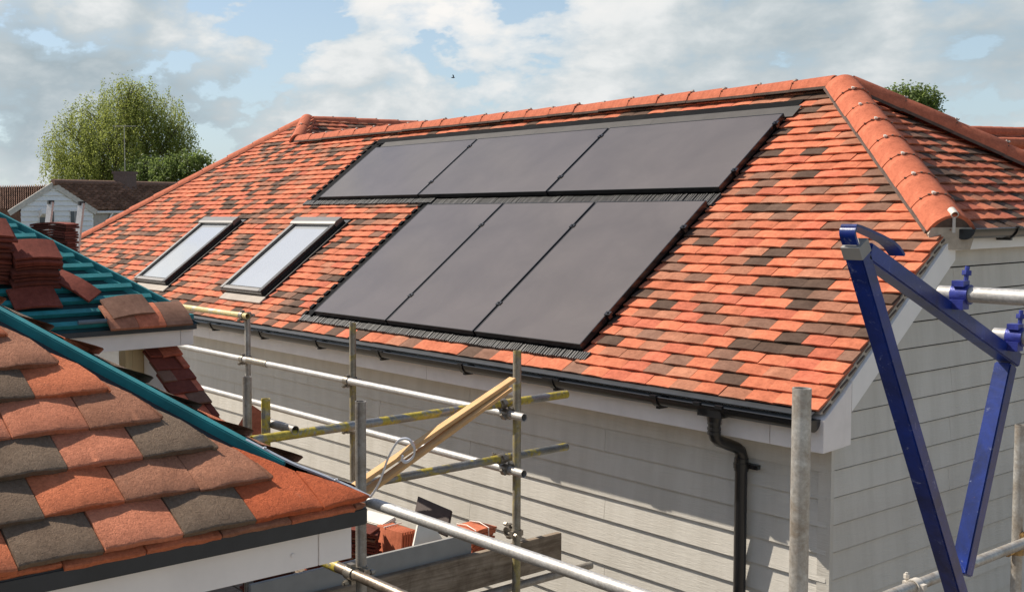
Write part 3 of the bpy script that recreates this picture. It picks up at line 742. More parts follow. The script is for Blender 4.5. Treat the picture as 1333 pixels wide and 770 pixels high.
def frame(o, X, Y, Z):
    m = Matrix.Identity(4)
    for i, a in enumerate((V3(X).normalized(), V3(Y).normalized(), V3(Z).normalized())):
        for r in range(3): m[r][i] = a[r]
    m.translation = V3(o); return m
UB, NB = V3((-CA, 0, SA)), V3((SA, 0, CA)); YB = V3((0, 1, 0))
rs = random.Random(3)
def slope_stack(y, v, n, lab, grp, n0=.001, dz=.0162, lean=0):
    for k in range(n):
        a = rs.gauss(0, .05); ux = YB * math.cos(a) + UB * math.sin(a); uy = -YB * math.sin(a) + UB * math.cos(a)
        p = RB(y + rs.gauss(0, .006), v + rs.gauss(0, .005) + k * lean, n0 + k * dz)
        place(rs.choice(LT[:2] if k > 2 else LT[:1]), frame(p, ux, uy, NB), lab, grp)
gB = 'loose tiles stacked on the teal battens'
slope_stack(-3.33, .42, 9, 'loose dark red clay tile in the stack on the teal battens', gB, dz=.0215, lean=.004)
slope_stack(-3.60, .47, 14, 'loose brown clay tile in the taller stack on the teal battens', 'tiles in the taller stack on the teal battens', dz=.0205, lean=.004)
# single tiles lying on the battens
place(LT[1], frame(RB(-3.37, .25, .003), YB, UB, NB), 'flat reddish clay tile lying on the battens below the stack', None)
LTt = loose_mesh(M['old_tile_red'], trap=True)
place(LTt, frame(RB(-3.12, .33, .004), UB * .80 - YB * .60, -(UB * .60 + YB * .80), NB), 'red clay tile cut to a slant lying beside the teal hip', None)
LTs = [loose_mesh(TM[0], ln=.20, t=.014), loose_mesh(TM[2], ln=.20, t=.014), loose_mesh(TM[3], ln=.20, t=.014)]
for i, (y, me, lab) in enumerate(((-2.955, LTs[1], 'orange clay tile laid first along the far porch eaves'), (-2.788, LTs[0], 'orange clay tile at the middle of the far porch eaves'), (-2.62, LTs[2], 'brown clay tile at the corner of the far porch eaves'))):
    place(me, frame(RB(y, .055, .002), UB, -YB, NB), lab, None)
place(LT[2], frame(RB(-2.88, .115, .022), YB * .97 + UB * .1, UB * .97 - YB * .1, NB), 'brown clay tile lying loose on top of the eaves tiles', None)
mb = MB(); mb.cyl(RB(-3.2, .03, .012), RB(-2.98, .03, .012), .012, n=12); mb.build('felt_roll', simple('grey_felt', (.12, .15, .17), .8))
tag(bpy.data.objects['felt_roll'], 'thin grey roll of felt along the far porch eaves', 'felt roll')
# stack past the hip
pb = V3((-3.52, -2.80, BZ + .34 * SA / CA + .005))
for k in range(18):
    a = rs.gauss(.9, .06); place(rs.choice(LT[:2]), frame(pb + V3((rs.gauss(0, .006), rs.gauss(0, .006), k * .0165)), (math.sin(a), math.cos(a), 0), (-math.cos(a), math.sin(a), 0), (0, 0, 1)), 'brownish clay tile in the pile beyond the teal hip, below the ladder', 'tiles piled beyond the teal hip')

# ================================================================== SCAFFOLD
def tube(a, b, mat, label, name='scaffold_tube'):
    mb = MB(); mb.pipe(a, b); o = mb.build(name, M[mat], smooth=40); return tag(o, label, 'scaffold tube')
G = -2.62
IY = -.80                        # inner row of standards
tube((1.462, -2.66, G), (1.462, -2.66, .568), 'steel', 'grey upright scaffold tube in front of the gutter end')
tube((-.567, -2.6, G), (-.567, -2.6, .234), 'steel_dark', 'dark grey upright scaffold tube at the near porch corner')
tube((-2.95, IY, G), (-2.95, IY, .265), 'yellow_post', 'upright scaffold tube with a yellow top, between the two other uprights near the gutter')
tube((-1.37, IY, G), (-1.37, IY, .231), 'yellow_post', 'faded yellow upright scaffold tube behind the leaning planks')
tube((-4.355, IY, G), (-4.355, IY, .235), 'steel', 'thin far upright scaffold tube below the nearest roof window')
tube((-1.655, -2.5, G), (-1.655, -2.5, .197), 'steel_dark', 'short stout upright scaffold tube beside the narrow tiled slope')
tube((.72, .56, G), (.72, .56, -.03), 'steel', 'upright scaffold tube beside the gable at the right edge')
RYL = IY - .05
tube((-6.6, RYL, .212), (-4.27, RYL, .212), 'cream', 'cream painted top rail ending at the far upright')
tube((-6.6, RYL, -.145), (-1.265, RYL, -.145), 'steel_bright', 'long middle scaffold rail with a yellow far end, under the gutter')
tube((-6.6, RYL, -.475), (-1.265, RYL, -.475), 'steel_bright', 'long lowest pale scaffold rail in front of the cladding')
TX = -1.425
tube((TX, -2.62, -.085), (TX, -.31, -.085), 'yellow', 'upper worn yellow scaffold tube crossing the leaning planks')
tube((TX, -2.45, -.412), (TX, -.31, -.412), 'yellow_grey', 'lower worn yellow scaffold tube under the leaning planks')
tube((-.72, -2.55, -.218), (2.2, -2.55, -.205), 'steel_bright', 'bright silver scaffold rail slanting across the bottom of the view')
tube((-.85, -2.655, -.515), (.9, -2.655, -.508), 'steel_rust', 'brownish scaffold rail with a yellow end below the near porch corner')
yb = MB(); yb.pipe((-.84, -2.655, -.515), (-.66, -2.655, -.515), .0249, .003); o = yb.build('paint_band', M['yellow']); 
rr_ = [q for q in bpy.data.objects if q.get('label', '').startswith('brownish scaffold rail')][0]; o.parent = rr_; o.location = V3(o.location) - V3(rr_.location)
FXB = 1.48
tube((FXB - .03, -1.88, .79), (4.2, -1.88, .79), 'steel_bright', 'upper level scaffold tube clamped to the blue frame')
tube((FXB - .03, -1.50, .632), (4.2, -1.50, .632), 'steel_bright', 'lower level scaffold tube clamped to the blue frame corner')
tube((.775, -1.6, -.60), (.775, 2.6, -.605), 'steel', 'scaffold tube rising to the right behind the blue frame')
tube((TX + .03, -2.1, -.75), (TX + .03, -2.02, -.75), 'yellow', 'short stub') if False else None
def coupler(p, a, q, b, mat, label):
    p, a, q, b = V3(p), V3(a).normalized(), V3(q), V3(b).normalized()
    t = thing('scaffold_coupler', (p + q) / 2, label, 'scaffold coupler', 'couplers clamping the scaffold tubes')
    n = (q - p).normalized()
    for c, ax, sg in ((p, a, 1), (q, b, -1)):
        m = MB(); m.pipe(c - ax * .024, c + ax * .024, .0305, .0055, 18)
        sd = ax.cross(n).normalized()
        m.obox(c + sd * .034, ax * .018, sd * .011, n * .012); m.obox(c - sd * .034, ax * .016, sd * .009, n * .014)
        band = m.build('clamp_band', mat, t, smooth=40)
        m = MB(); m.cyl(c + sd * .036 - n * sg * .048, c + sd * .036 + n * sg * .03, .0065, n=8); m.cyl(c + sd * .036 - n * sg * .040, c + sd * .036 - n * sg * .022, .0125, n=6)
        m.build('bolt', mat, band, smooth=40)
    return t
Fm, Rm, Bm = M['fitting'], M['rust'], M['bluefit']
Xd, Yd, Zd = (1, 0, 0), (0, 1, 0), (0, 0, 1)
coupler((-4.355, IY, .212), Zd, (-4.355, RYL, .212), Xd, Fm, 'coupler holding the cream top rail to the far upright')
coupler((-4.355, IY, -.145), Zd, (-4.355, RYL, -.145), Xd, Fm, 'coupler holding the middle rail to the far upright')
coupler((-2.95, IY, -.145), Zd, (-2.95, RYL, -.145), Xd, Fm, 'coupler holding the middle rail to the yellow topped upright')
coupler((-2.95, IY, -.475), Zd, (-2.95, RYL, -.475), Xd, Fm, 'coupler holding the lowest rail to the yellow topped upright')
coupler((TX, -.875, -.085), Yd, (-1.40, RYL, -.145), Xd, Fm, 'coupler under the upper yellow tube beside the faded upright')
coupler((TX, -.875, -.412), Yd, (-1.40, RYL, -.475), Xd, Fm, 'coupler under the lower yellow tube beside the faded upright')
coupler((-.567, -2.6, -.515), Zd, (-.567, -2.655, -.515), Xd, Fm, 'coupler at the foot of the dark upright, holding the brownish rail')
coupler((-1.37, IY, -.86), Zd, (TX, IY, -.86), Yd, Fm, 'coupler on the faded yellow upright above the old toe board')
coupler((.775, -.57, -.60), Yd, (.775, -.57, -.66), Xd, M['clip'], 'pale coupler on the tube behind the foot of the blue frame')
coupler((.775, .56, -.60), Yd, (.72, .56, -.66), Zd, Rm, 'rusty golden coupler on the upright at the right edge')
o = MB(); o.pipe((-4.27, RYL, -.145), (-3.98, RYL, -.145), .0285, .004); o.build('tube_sleeve', M['fitting'], smooth=40)
tag(bpy.data.objects['tube_sleeve'], 'sleeve joining two lengths of the middle scaffold rail', 'scaffold sleeve')
# short yellow stub by the stout upright
tube((-1.60, -2.42, -.45), (-1.60, -2.42, .08), 'yellow', 'short yellow upright tube tucked behind the stout upright')
tube((-1.68, -2.37, -.06), (-1.40, -2.37, -.06), 'steel_dark', 'stubby dark horizontal tube beside the stout upright')

# --- blue loading gate frame
gf = thing('loading_gate', (FXB, -1.8, -.2), 'scuffed blue triangular steel side frame of a scaffold loading gate', 'loading gate')
def bar(name, a, b, w=.05, ext=0):
    m = MB(); a, b = V3(a), V3(b); d = (b - a).normalized(); m.beam(a - d * ext, b + d * ext, w, w, (1, 0, 0)); return m.build(name, M['blue'], gf, bevel=.004)
AT, AB2, AF = V3((FXB, -2.44, .955)), V3((FXB, -1.455, .555)), V3((FXB, -1.79, -.17))
dl = (AF - AT).normalized()
bar('front_leg', AT + dl * .012, AF + dl * .35)
bar('top_beam', AT + V3((0, .04, -.017)), AB2 + (AB2 - AT).normalized() * .02)
bar('back_leg', AB2 + V3((0, -.03, -.02)), AF + V3((0, .03, .05)))
m = MB(); m.beam(AT - dl * .006, AT + dl * .034, .053, .053, (1, 0, 0)); m.build('end_cap', M['greyboard'], gf)
m = MB(); hk = [AT - dl * .002 + V3((0, -.020, 0)), AT - dl * .035 + V3((0, -.020, 0)), AT - dl * .055 + V3((0, -.004, 0)), AT - dl * .060 + V3((0, .02, 0)), AT + V3((0, .17, .005)), AT + V3((0, .235, -.035))]
m.sweep(refine(hk, 3), (.022, .004), flat=(1, 0, 0)); m.build('hook', M['blue'], gf, smooth=40)
def gate_clamp(c, lab):
    c = V3(c); t = thing('scaffold_coupler', c, lab, 'scaffold coupler', 'blue couplers on the loading gate')
    m = MB(); m.pipe(c - V3((.024, 0, 0)), c + V3((.024, 0, 0)), .031, .006, 18); m.obox(c + V3((0, -.012, .034)), (.017, 0, 0), (0, .02, 0), (0, 0, .009)); m.obox(c + V3((0, -.02, -.03)), (.02, 0, 0), (0, .02, 0), (0, 0, .015))
    b = m.build('clamp_band', Bm, t, smooth=40)
    m = MB(); m.cyl(c + V3((0, .02, .03)), c + V3((0, .03, .085)), .007, n=8); m.cyl(c + V3((0, .025, .058)), c + V3((0, .0275, .072)), .014, n=6); m.build('bolt', Bm, b)
gate_clamp((FXB + .035, -1.88, .79), 'blue coupler on the upper tube of the loading gate'); gate_clamp((FXB + .035, -1.50, .632), 'blue coupler on the lower tube of the loading gate')

# --- leaning planks
def plank(a, b, w, h, up, label):
    m = MB(); m.beam(a, b, w, h, up); return tag(m.build('timber_batten', M['pine'], bevel=.002), label, 'timber batten')
plank((-1.33, -.875, .075), (-1.33, -2.10, -.405), .050, .022, (0, 0, 1), 'pale new timber batten leaning on the yellow tubes, upper of the two')
plank((-1.305, -.93, .03), (-1.305, -2.12, -.475), .050, .022, (.12, 0, 1), 'pale new timber batten leaning on the yellow tubes, lower of the two')
# --- lift boards, toe boards and what is stored there
for k in range(8):
    m = MB(); y0 = -2.45 + k * .232; m.box((-4.6, y0, -1.19), (-1.52, y0 + .225, -1.152)); tag(m.build('scaffold_board', M['oldwood'], bevel=.003), 'scaffold board in the working platform below the eaves, one of a row', 'scaffold board', 'boards of the working platform')
m = MB(); m.box((-1.475, -2.7, -1.165), (-1.437, -.33, -.955)); tag(m.build('toe_board', M['oldwood'], bevel=.003), 'old weathered wooden toe board along the platform edge', 'toe board')
m = MB(); m.box((-1.50, -2.6, -1.13), (-1.478, -1.06, -.842)); tag(m.build('fascia_board', M['greyboard'], bevel=.002), 'long pale grey fascia board standing behind the old toe board', 'board')
m = MB(); m.cyl((TX - .02, -2.0, -1.215), (TX - .02, -.05, -1.215), .024, n=18); tag(m.build('scaffold_tube', M['steel_dark'], smooth=40), 'weathered tube under the old toe board end', 'scaffold tube')
# strapped tile pack
pk = thing('tile_pack', (-1.82, -.80, -1.15), 'pack of new orange clay tiles bound with pale straps against the cladding', 'tile pack', None)
cpk = V3((-1.78, -.76, -1.152))
for k in range(14):
    a = -.25 + rs.gauss(0, .03) + (.12 if k > 11 else 0)
    place(LT[3], frame(cpk + V3((rs.gauss(0, .005), rs.gauss(0, .005), k * .0158)), (math.sin(a), math.cos(a), 0), (-math.cos(a), math.sin(a), 0), (0, 0, 1)), '', None, parent=pk, name='tile')
for dy in (-.06, .05):
    m = MB(); y = cpk.y + dy; m.sweep([(cpk.x - .088, y, -1.15), (cpk.x - .088, y + .01, -.918), (cpk.x, y + .012, -.908), (cpk.x + .09, y + .0, -.918), (cpk.x + .092, y, -1.15)], .0035, 6); m.build('strap', M['strap'], pk)
# second pack standing on edge
pk2 = thing('tile_pack', (-2.2, -1.03, -1.15), 'small pack of orange clay tiles standing on edge beside a white offcut', 'tile pack')
for k in range(6):
    place(LT[3], frame(V3((-2.2, -1.08 + k * .021, -1.07)), (1, 0, .1), (0, .12, 1), (0, -1, .12)), '', None, parent=pk2, name='tile')
m = MB(); m.sweep([(-2.24, -1.10, -.984), (-2.24, -.95, -.978)], .004, 6); m.build('strap', M['strap'], pk2)
m = MB(); m.prism([(-1.56, -1.52, -1.15), (-1.56, -.98, -1.15), (-1.68, -1.2, -.80), (-1.68, -1.30, -.80)], (-.012, 0, -.004)); tag(m.build('board_offcut', M['plasterboard']), 'white pointed board offcut leaning behind the grey board', 'board offcut')
m = MB(); m.obox((-2.42, -.52, -1.05), (.15, .02, -.02), (-.03, .05, .075), (0, .008, -.006)); tag(m.build('dark_slab', M['slab'], bevel=.004), 'dark brown slab propped against the cladding', 'slab')
m = MB(); 
for k in range(5): m.obox((-2.45 + rs.gauss(0, .012), -1.0 + rs.gauss(0, .012), -1.13 + k * .034), (.12, .02, .0), (-.01, .07, .015), (0, -.004, .013))
tag(m.build('crumpled_sheet', M['plasterboard'], bevel=.006), 'crumpled pale sheet lying behind the dark upright', 'sheet')
gl_ = 'loose tiles stored on the platform'
for (cx_, cy_, n, a0, lab) in ((-2.30, -1.27, 10, .9, 'brown clay tile in the low stack left of the tile pack standing on edge'), (-2.15, -1.62, 13, .5, 'reddish brown clay tile stacked on the platform behind the dark upright'), (-1.95, -2.18, 16, .2, 'dark red clay tile stacked under the near porch fascia'), (-1.72, -1.95, 9, .35, 'dark red clay tile in the low stack beside the grey board')):
    for k in range(n):
        a = a0 + rs.gauss(0, .09); place(rs.choice(LT[:3]), frame(V3((cx_ + rs.gauss(0, .01), cy_ + rs.gauss(0, .01), -1.151 + k * .0185)), (math.sin(a), math.cos(a), 0), (-math.cos(a), math.sin(a), 0), (0, 0, 1)), lab, gl_)
# broken tile by the stout upright
place(LT[3], frame((-1.82, -2.40, -.13), (.2, .5, .84), (.9, .2, -.34), (-.3, .85, -.4)), 'orange clay tile standing behind the stout upright', None)

# --- ladder
lad = thing('ladder', (-6.2, -1.9, -2.6), 'aluminium ladder top poking up in front of the white gabled house', 'ladder')
def dep(px, py, z):
    return CAM + (FWD + (px - CX) / FPX * RGT - (py - CY) / FPX * UPV) * z
FPX, YAW, PIT, ROL, CX, CY = 1404.7478, -.98466, -.052985, -.0076157, 357.7628, 348.6631
CAM = V3((3.10773, -5.48203, 1.06322))
FWD = V3((math.sin(YAW) * math.cos(PIT), math.cos(YAW) * math.cos(PIT), math.sin(PIT)))
r0 = V3((math.cos(YAW), -math.sin(YAW), 0)); u0 = r0.cross(FWD)
RGT = math.cos(ROL) * r0 + math.sin(ROL) * u0; UPV = -math.sin(ROL) * r0 + math.cos(ROL) * u0
la, lb = dep(66, 263, 10.6), dep(106, 264.5, 10.4)
ldn = V3((.05, -.16, -1)).normalized()
for p in (la, lb):
    m = MB(); m.beam(p, p + ldn * 3.9, .028, .065, (lb - la)); m.obox(p + V3((0, 0, -.0)), (.02, 0, 0), (0, .03, 0), (0, 0, .018), 1)
    m.build('stile', [M['ladder'], M['black']], lad)
for k in range(15):
    m = MB(); q = ldn * (.22 + k * .25); m.cyl(la + q, lb + q, .015, n=10); m.build('rung', M['ladder'], lad)

# ================================================================== BACKGROUND
def bg_house():
    t = thing('house', dep(75, 300, 50) * 1, 'white boarded house with a brown pantile roof and a chimney, far left', 'house')
    # gable facing the camera roughly; build along local axes
    g0, g1 = dep(26, 269, 50), dep(121, 267, 52); gx = (g1 - g0); gx.z = 0; W = gx.length; gx.normalize(); gy = V3((-gx.y, gx.x, 0))
    if gy.dot(FWD) < 0: gy = -gy
    Z = V3((0, 0, 1)); ze = g0.z; apex = dep(68.5, 239, 51); hgt = apex.z - ze
    L = 14.
    # axis of the ridge: turned so that the right roof slope shows
    ax = (gy * .35 + gx * .94).normalized()
    P = lambda x, y, z: g0 + gx * x + ax * y + Z * z
    mb = MB(); ex = .24
    zz = -5.0
    while zz < hgt - .06:
        f = lambda z: max(0, z) / hgt * W / 2
        a, b = f(zz + .1) + .02, W - f(zz + .1) - .02
        mb.add([P(a, 0, zz) - gy * .07, P(b, 0, zz) - gy * .07, P(max(a, f(zz + ex)), 0, zz + ex), P(min(b, W - f(zz + ex)), 0, zz + ex), P(a, 0, zz), P(b, 0, zz)], [(0, 1, 3, 2), (4, 5, 1, 0)]); zz += ex
    mb.build('gable_wall', simple('white_boarding', (.80, .80, .79), .6, 0, .05), t)
    mb = MB(); mb.add([P(W, 0, -5), P(W, L, -5), P(W, L, 0), P(W, 0, 0)], [(0, 1, 2, 3)]); mb.add([P(0, .2, -5), P(W, .2, -5), P(W / 2, .2, hgt - .1)], [(0, 1, 2)]); mb.build('side_wall', simple('pale_render', (.42, .38, .33), .8), t)
    def pant(mb, A, B, C, D, nx, ny):
        A, B, C, D = map(V3, (A, B, C, D)); n = (B - A).cross(D - A).normalized()
        if n.z < 0: n = -n
        for i in range(nx):
            for j in range(ny):
                vs = []
                for (du, dv, h) in ((0, 0, .06), (.5, 0, .20), (1, 0, .0), (0, 1, .0), (.5, 1, .14), (1, 1, -.06)):
                    u, v = (i + du) / nx, (j + dv) / ny
                    vs.append(A.lerp(B, u).lerp(D.lerp(C, u), v) + n * h)
                mb.add(vs, [(0, 1, 4, 3), (1, 2, 5, 4)]); mb.add([vs[0], vs[1], vs[2], vs[2] - n * .1, vs[0] - n * .1], [(0, 1, 2, 3, 4)])
    pm = tile_mat('pantile_brown', (.21, .125, .09), False, .35)
    rf = MB(); pant(rf, P(W + .3, -.2, -.18), P(W + .3, L, -.18), P(W / 2, L, hgt + .02), P(W / 2, -.2, hgt + .02), 34, 11)
    pant(rf, P(-.3, -.2, -.18), P(-.3, L, -.18), P(W / 2, L, hgt + .02), P(W / 2, -.2, hgt + .02), 34, 11)
    rfo = rf.build('roof', pm, t)
    mb = MB(); mb.cyl(P(W / 2, -.25, hgt + .05), P(W / 2, L, hgt + .05), .16, n=10); mb.build('ridge', pm, rfo)
    mb = MB(); mb.beam(P(-.35, -.22, -.3), P(W / 2, -.22, hgt - .05), .06, .25, (0, 0, 1)); mb.beam(P(W + .35, -.22, -.3), P(W / 2, -.22, hgt - .05), .06, .25, (0, 0, 1)); mb.build('bargeboard', simple('cream_barge', (.56, .52, .46), .6), t)
    mb = MB(); mb.cyl(P(W + .35, -.2, -.28), P(W + .35, L, -.28), .07, n=8); mb.build('gutter', M['white'], t)
    mb = MB(); mb.sweep([P(W + .35, .9, -.3), P(W + .1, .7, -.9), P(W + .08, .65, -3)], .05, 8); mb.build('downpipe', M['white'], t)
    for (xa, xb, dk) in ((.24, .45, True), (.665, .80, False)):
        fr = MB(); z0, z1 = -1.12, -.16
        fr.obox(P(W * (xa + xb) / 2, 0, (z0 + z1) / 2) - gy * .06, gx * W * (xb - xa) / 2, gy * .04, Z * (z1 - z0) / 2)
        f = fr.build('window', M['white'], t)
        n = 2
        for q in range(n):
            xs0 = xa + (xb - xa) * (q + .08) / n; xs1 = xa + (xb - xa) * (q + .92) / n
            m = MB(); m.obox(P(W * (xs0 + xs1) / 2, 0, (z0 + z1) / 2 - (.0 if q or not dk else .12)) - gy * .105, gx * W * (xs1 - xs0) / 2, gy * .012, Z * ((z1 - z0) / 2 - .07 - (0 if q or not dk else .12))); m.build('pane', M['winglass'], f)
        if dk:
            m = MB(); c = P(W * (xa + (xb - xa) * .27), 0, z1 - .14) - gy * .2; m.obox(c, gx * W * (xb - xa) * .23, gy * .2 + Z * -.1, Z * .13 + gy * .05); m.build('opened_light', M['white'], f)
    m = MB(); c = P(W + .06, 3.0, -.8); m.obox(c, ax * .5, gx * .04, Z * .3); m.build('window', M['winglass'], t)
    # chimney
    cc = dep(163, 246, 54.5); m = MB(); m.obox(cc + Z * (-.1), gx * .36, ax * .36, Z * .95); m.obox(cc + Z * .82, gx * .41, ax * .41, Z * .07)
    ch = m.build('chimney', simple('chimney_brick', (.15, .10, .085), .9, 0, .3, 20), rfo)
    m = MB(); m.cyl(cc + Z * .8, cc + Z * 3.2, .02, n=6)
    m.cyl(cc + Z * 3.15 - RGT * .6, cc + Z * 3.15 + RGT * .6, .015, n=6)
    for k in range(5): m.cyl(cc + Z * 3.15 + RGT * (-.5 + .25 * k) - FWD * .2, cc + Z * 3.15 + RGT * (-.5 + .25 * k) + FWD * .2, .01, n=5)
    m.build('aerial', M['steel'], ch)
    m = MB(); m.obox(cc - Z * .95 - gx * .2, gx * .5, ax * .45, Z * .04); m.build('chimney_flashing', M['plasterboard'], rfo)
    # neighbouring range to the left
    t2 = thing('house', dep(20, 290, 58), 'low house with a dark brown roof at the left edge', 'house')
    A, B = dep(-120, 275, 54), dep(62, 274, 60); C, D = dep(62, 242.5, 64), dep(-120, 246, 58)
    rf = MB(); pant(rf, A, B, C, D, 60, 12); rf.build('roof', pm, t2)
    m = MB(); m.add([A, B, B - Z * 4, A - Z * 4], [(0, 1, 2, 3)]); m.build('wall', simple('brown_brick', (.16, .09, .06), .9, 0, .3), t2)
    m = MB(); m.add([D, C, C + FWD * 5 - Z * 3, D + FWD * 5 - Z * 3], [(0, 1, 2, 3)]); m.build('rear_roof', pm, t2)
bg_house()

# house beyond the half hip at the right edge
def right_house():
    t = thing('house', dep(1330, 260, 24), 'orange tiled roof of another house peeping past the right hip', 'house')
    a, b = dep(1262, 166.5, 24), dep(1480, 163, 26); d = (b - a); d.z = 0; d.normalize(); out = V3((d.y, -d.x, 0))
    if out.dot(FWD) > 0: out = -out
    vd = (-out * CP + V3((0, 0, SP))).normalized(); nn = (out * SP + V3((0, 0, CP))).normalized()
    L = (b - a).length; mb = MB(); O = a - vd * 2.2 - V3((0, 0, .05))
    tiles(mb, O, d, vd, nn, 0, L, 0, 2.15, mixpick, None, gauge=.1, ns=3, nq=1)
    rf = mb.build('roof', TM, t)
    n = int(L / .34)
    for k in range(n):
        m = MB(); p = a + d * (k * .34) + V3((0, 0, -.08)); m.cyl(p, p + d * .335, .125, .132, n=14); m.build('ridge_tile', [M['ridge']], rf, smooth=40)
    a2 = dep(1293, 181, 23); dd = (d + out * .0)
    for k in range(5):
        m = MB(); p = a2 + dd * (k * .34) + V3((0, 0, -.08)); m.cyl(p, p + dd * .335, .12, .127, n=14); m.build('ridge_tile', [M['ridge']], rf, smooth=40)
    m = MB(); m.add([a, b, b - out * 2.5 - V3((0, 0, 1.8)), a - out * 2.5 - V3((0, 0, 1.8))], [(0, 1, 2, 3)]); m.build('rear_roof', TM[1], t)
    w0 = O + out * -.2; m = MB(); m.add([w0, w0 + d * L, w0 + d * L - V3((0, 0, 4)), w0 - V3((0, 0, 4))], [(0, 1, 2, 3)]); m.build('wall', M['siding'], t)
right_house()

# --- trees
def leaf_mat(name, c1, c2):
    m, nt, b = new_mat(name); g = nt.nodes.new('ShaderNodeNewGeometry')
    r = ramp(nt, g.outputs['Random Per Island'], [(0, c1), (.6, c2), (1, tuple(x * 1.25 for x in c2))])
    nt.links.new(r.outputs[0], b.inputs['Base Color']); b.inputs['Roughness'].default_value = .6
    tr = nt.nodes.new('ShaderNodeBsdfTranslucent'); gm = nt.nodes.new('ShaderNodeHueSaturation'); gm.inputs['Value'].default_value = 1.3; gm.inputs['Saturation'].default_value = .9; nt.links.new(r.outputs[0], gm.inputs['Color']); nt.links.new(gm.outputs[0], tr.inputs['Color'])
    mx = nt.nodes.new('ShaderNodeMixShader'); mx.inputs[0].default_value = .55
    out = nt.nodes['Material Output']; nt.links.new(b.outputs[0], mx.inputs[1]); nt.links.new(tr.outputs[0], mx.inputs[2]); nt.links.new(mx.outputs[0], out.inputs['Surface'])
    return m
BARK = simple('bark', (.12, .095, .075), .9, 0, .3, 4, .4, 20)
def tree(name, label, px, pyb, depth, lobes, base_z, lm, nstrand, droop, leaf, seed, limb_r=.2):
    rg = random.Random(seed); root0 = dep(px, pyb, depth); root = V3((root0.x, root0.y, base_z))
    t = thing(name, root, label, 'tree')
    mb = MB(); lv = MB()
    cen = [(dep(x, y, depth + dz), r) for (x, y, r, dz) in lobes]
    fork = V3((root.x, root.y, min(c.z for c, r in cen) - .5))
    fork = root.lerp(fork, .9) if fork.z > root.z + 1 else root + V3((0, 0, 2))
    mb.sweep(refine([root, root.lerp(fork, .5) + V3((.1, .1, 0)), fork]), limb_r * 1.4, 10)
    tips = []
    for c, r in cen:
        p1 = fork.lerp(c, .5) + V3((rg.gauss(0, .3), rg.gauss(0, .3), rg.uniform(0, .4)))
        path = refine([fork, p1, c]); mb.sweep(path, [limb_r * (1 - .75 * i / (len(path) - 1)) for i in range(len(path))], 7)
        for q in range(9):
            d = V3((rg.gauss(0, 1), rg.gauss(0, 1), rg.gauss(.35, .8))).normalized(); e = c + d * r * rg.uniform(.4, .74); s = path[rg.randrange(len(path) // 2, len(path))]
            pp = refine([s, s.lerp(e, .5) + V3((0, 0, .2)), e], 3); mb.sweep(pp, [limb_r * .22 * (1 - .8 * i / (len(pp) - 1)) + .008 for i in range(len(pp))], 5)
    mb.build('trunk', BARK, t, smooth=60)
    tot = sum(r * r for c, r in cen)
    for c, r in cen:
        n = int(nstrand * r * r / tot)
        for i in range(n):
            d = V3((rg.gauss(0, 1), rg.gauss(0, 1), rg.gauss(.15, 1))).normalized(); q = r * (rg.random() ** .42) * rg.uniform(.8, 1.08)
            s = c + d * q; s.z = c.z + (s.z - c.z) * .95
            ln = droop * rg.uniform(.4, 1.3); m = int(8 + 13 * ln * (.22 / leaf) ** .8); out = d * rg.uniform(.05, .35); out.z = 0
            for k in range(m):
                f = k / m; p = s + out * f + V3((rg.gauss(0, .09), rg.gauss(0, .09), -ln * f + rg.gauss(0, .05)))
                a = V3((rg.gauss(0, 1), rg.gauss(0, 1), rg.gauss(-.6, .8))).normalized(); b = a.cross(V3((rg.gauss(0, 1), rg.gauss(0, 1), rg.gauss(0, 1)))).normalized()
                sz = leaf * rg.uniform(.6, 1.3)
                lv.add([p, p + a * sz * .5 + b * sz * .36, p + a * sz, p + a * sz * .5 - b * sz * .36], [(0, 1, 2, 3)])
    cr = lv.build('crown', lm, t); return t
birch = leaf_mat('birch_leaf', (.15, .18, .03), (.25, .28, .05)); oak = leaf_mat('green_leaf', (.08, .12, .025), (.15, .20, .04))
tree('birch_tree', 'tall drooping birch tree with light green leaves behind the white house', 155, 262, 66,
     [(95, 178, 2.1, 0), (128, 158, 2.3, 1), (165, 138, 2.4, 0), (205, 152, 2.1, 1), (228, 172, 1.7, 0), (150, 195, 2.6, -1), (190, 200, 2.3, 0), (105, 215, 2.0, -1), (80, 210, 1.4, 0), (135, 225, 2.3, 0), (172, 120, 1.3, 0), (232, 185, 1.2, .5)], -4, birch, 2300, 1.6, .105, 4, .17)
tree('shrubby_tree', 'smaller darker green tree right of the birch, above the tiled hip', 235, 262, 62, [(215, 222, 1.2, 0), (240, 214, 1.1, 0), (262, 208, .7, 0), (200, 232, 1.1, 1), (185, 225, 1.2, 1)], -4, oak, 650, .6, .15, 9, .12)
tree('round_tree', 'small green tree top showing above the right hip ridge', 1185, 200, 70, [(1165, 124, 1.0, 0), (1185, 128, 1.3, 0), (1205, 126, .9, 0), (1190, 145, 1.5, 1), (1170, 150, 1.3, 0)], -4, oak, 700, .6, .17, 12, .12)
# bird
bp = dep(590, 101, 45); m = MB()
m.sweep([bp - RGT * .09, bp, bp + RGT * .07], [.008, .03, .01], 8)
m.add([bp, bp + UPV * .12 - RGT * .04, bp + UPV * .11 + RGT * .02, bp + RGT * .04], [(0, 1, 2, 3)]); m.add([bp, bp + UPV * .07 + FWD * .1, bp + UPV * .06 + FWD * .1 + RGT * .05, bp + RGT * .04], [(0, 1, 2, 3)])
tag(m.build('bird', M['bird']), 'tiny dark bird flying in the cloudy sky', 'bird')

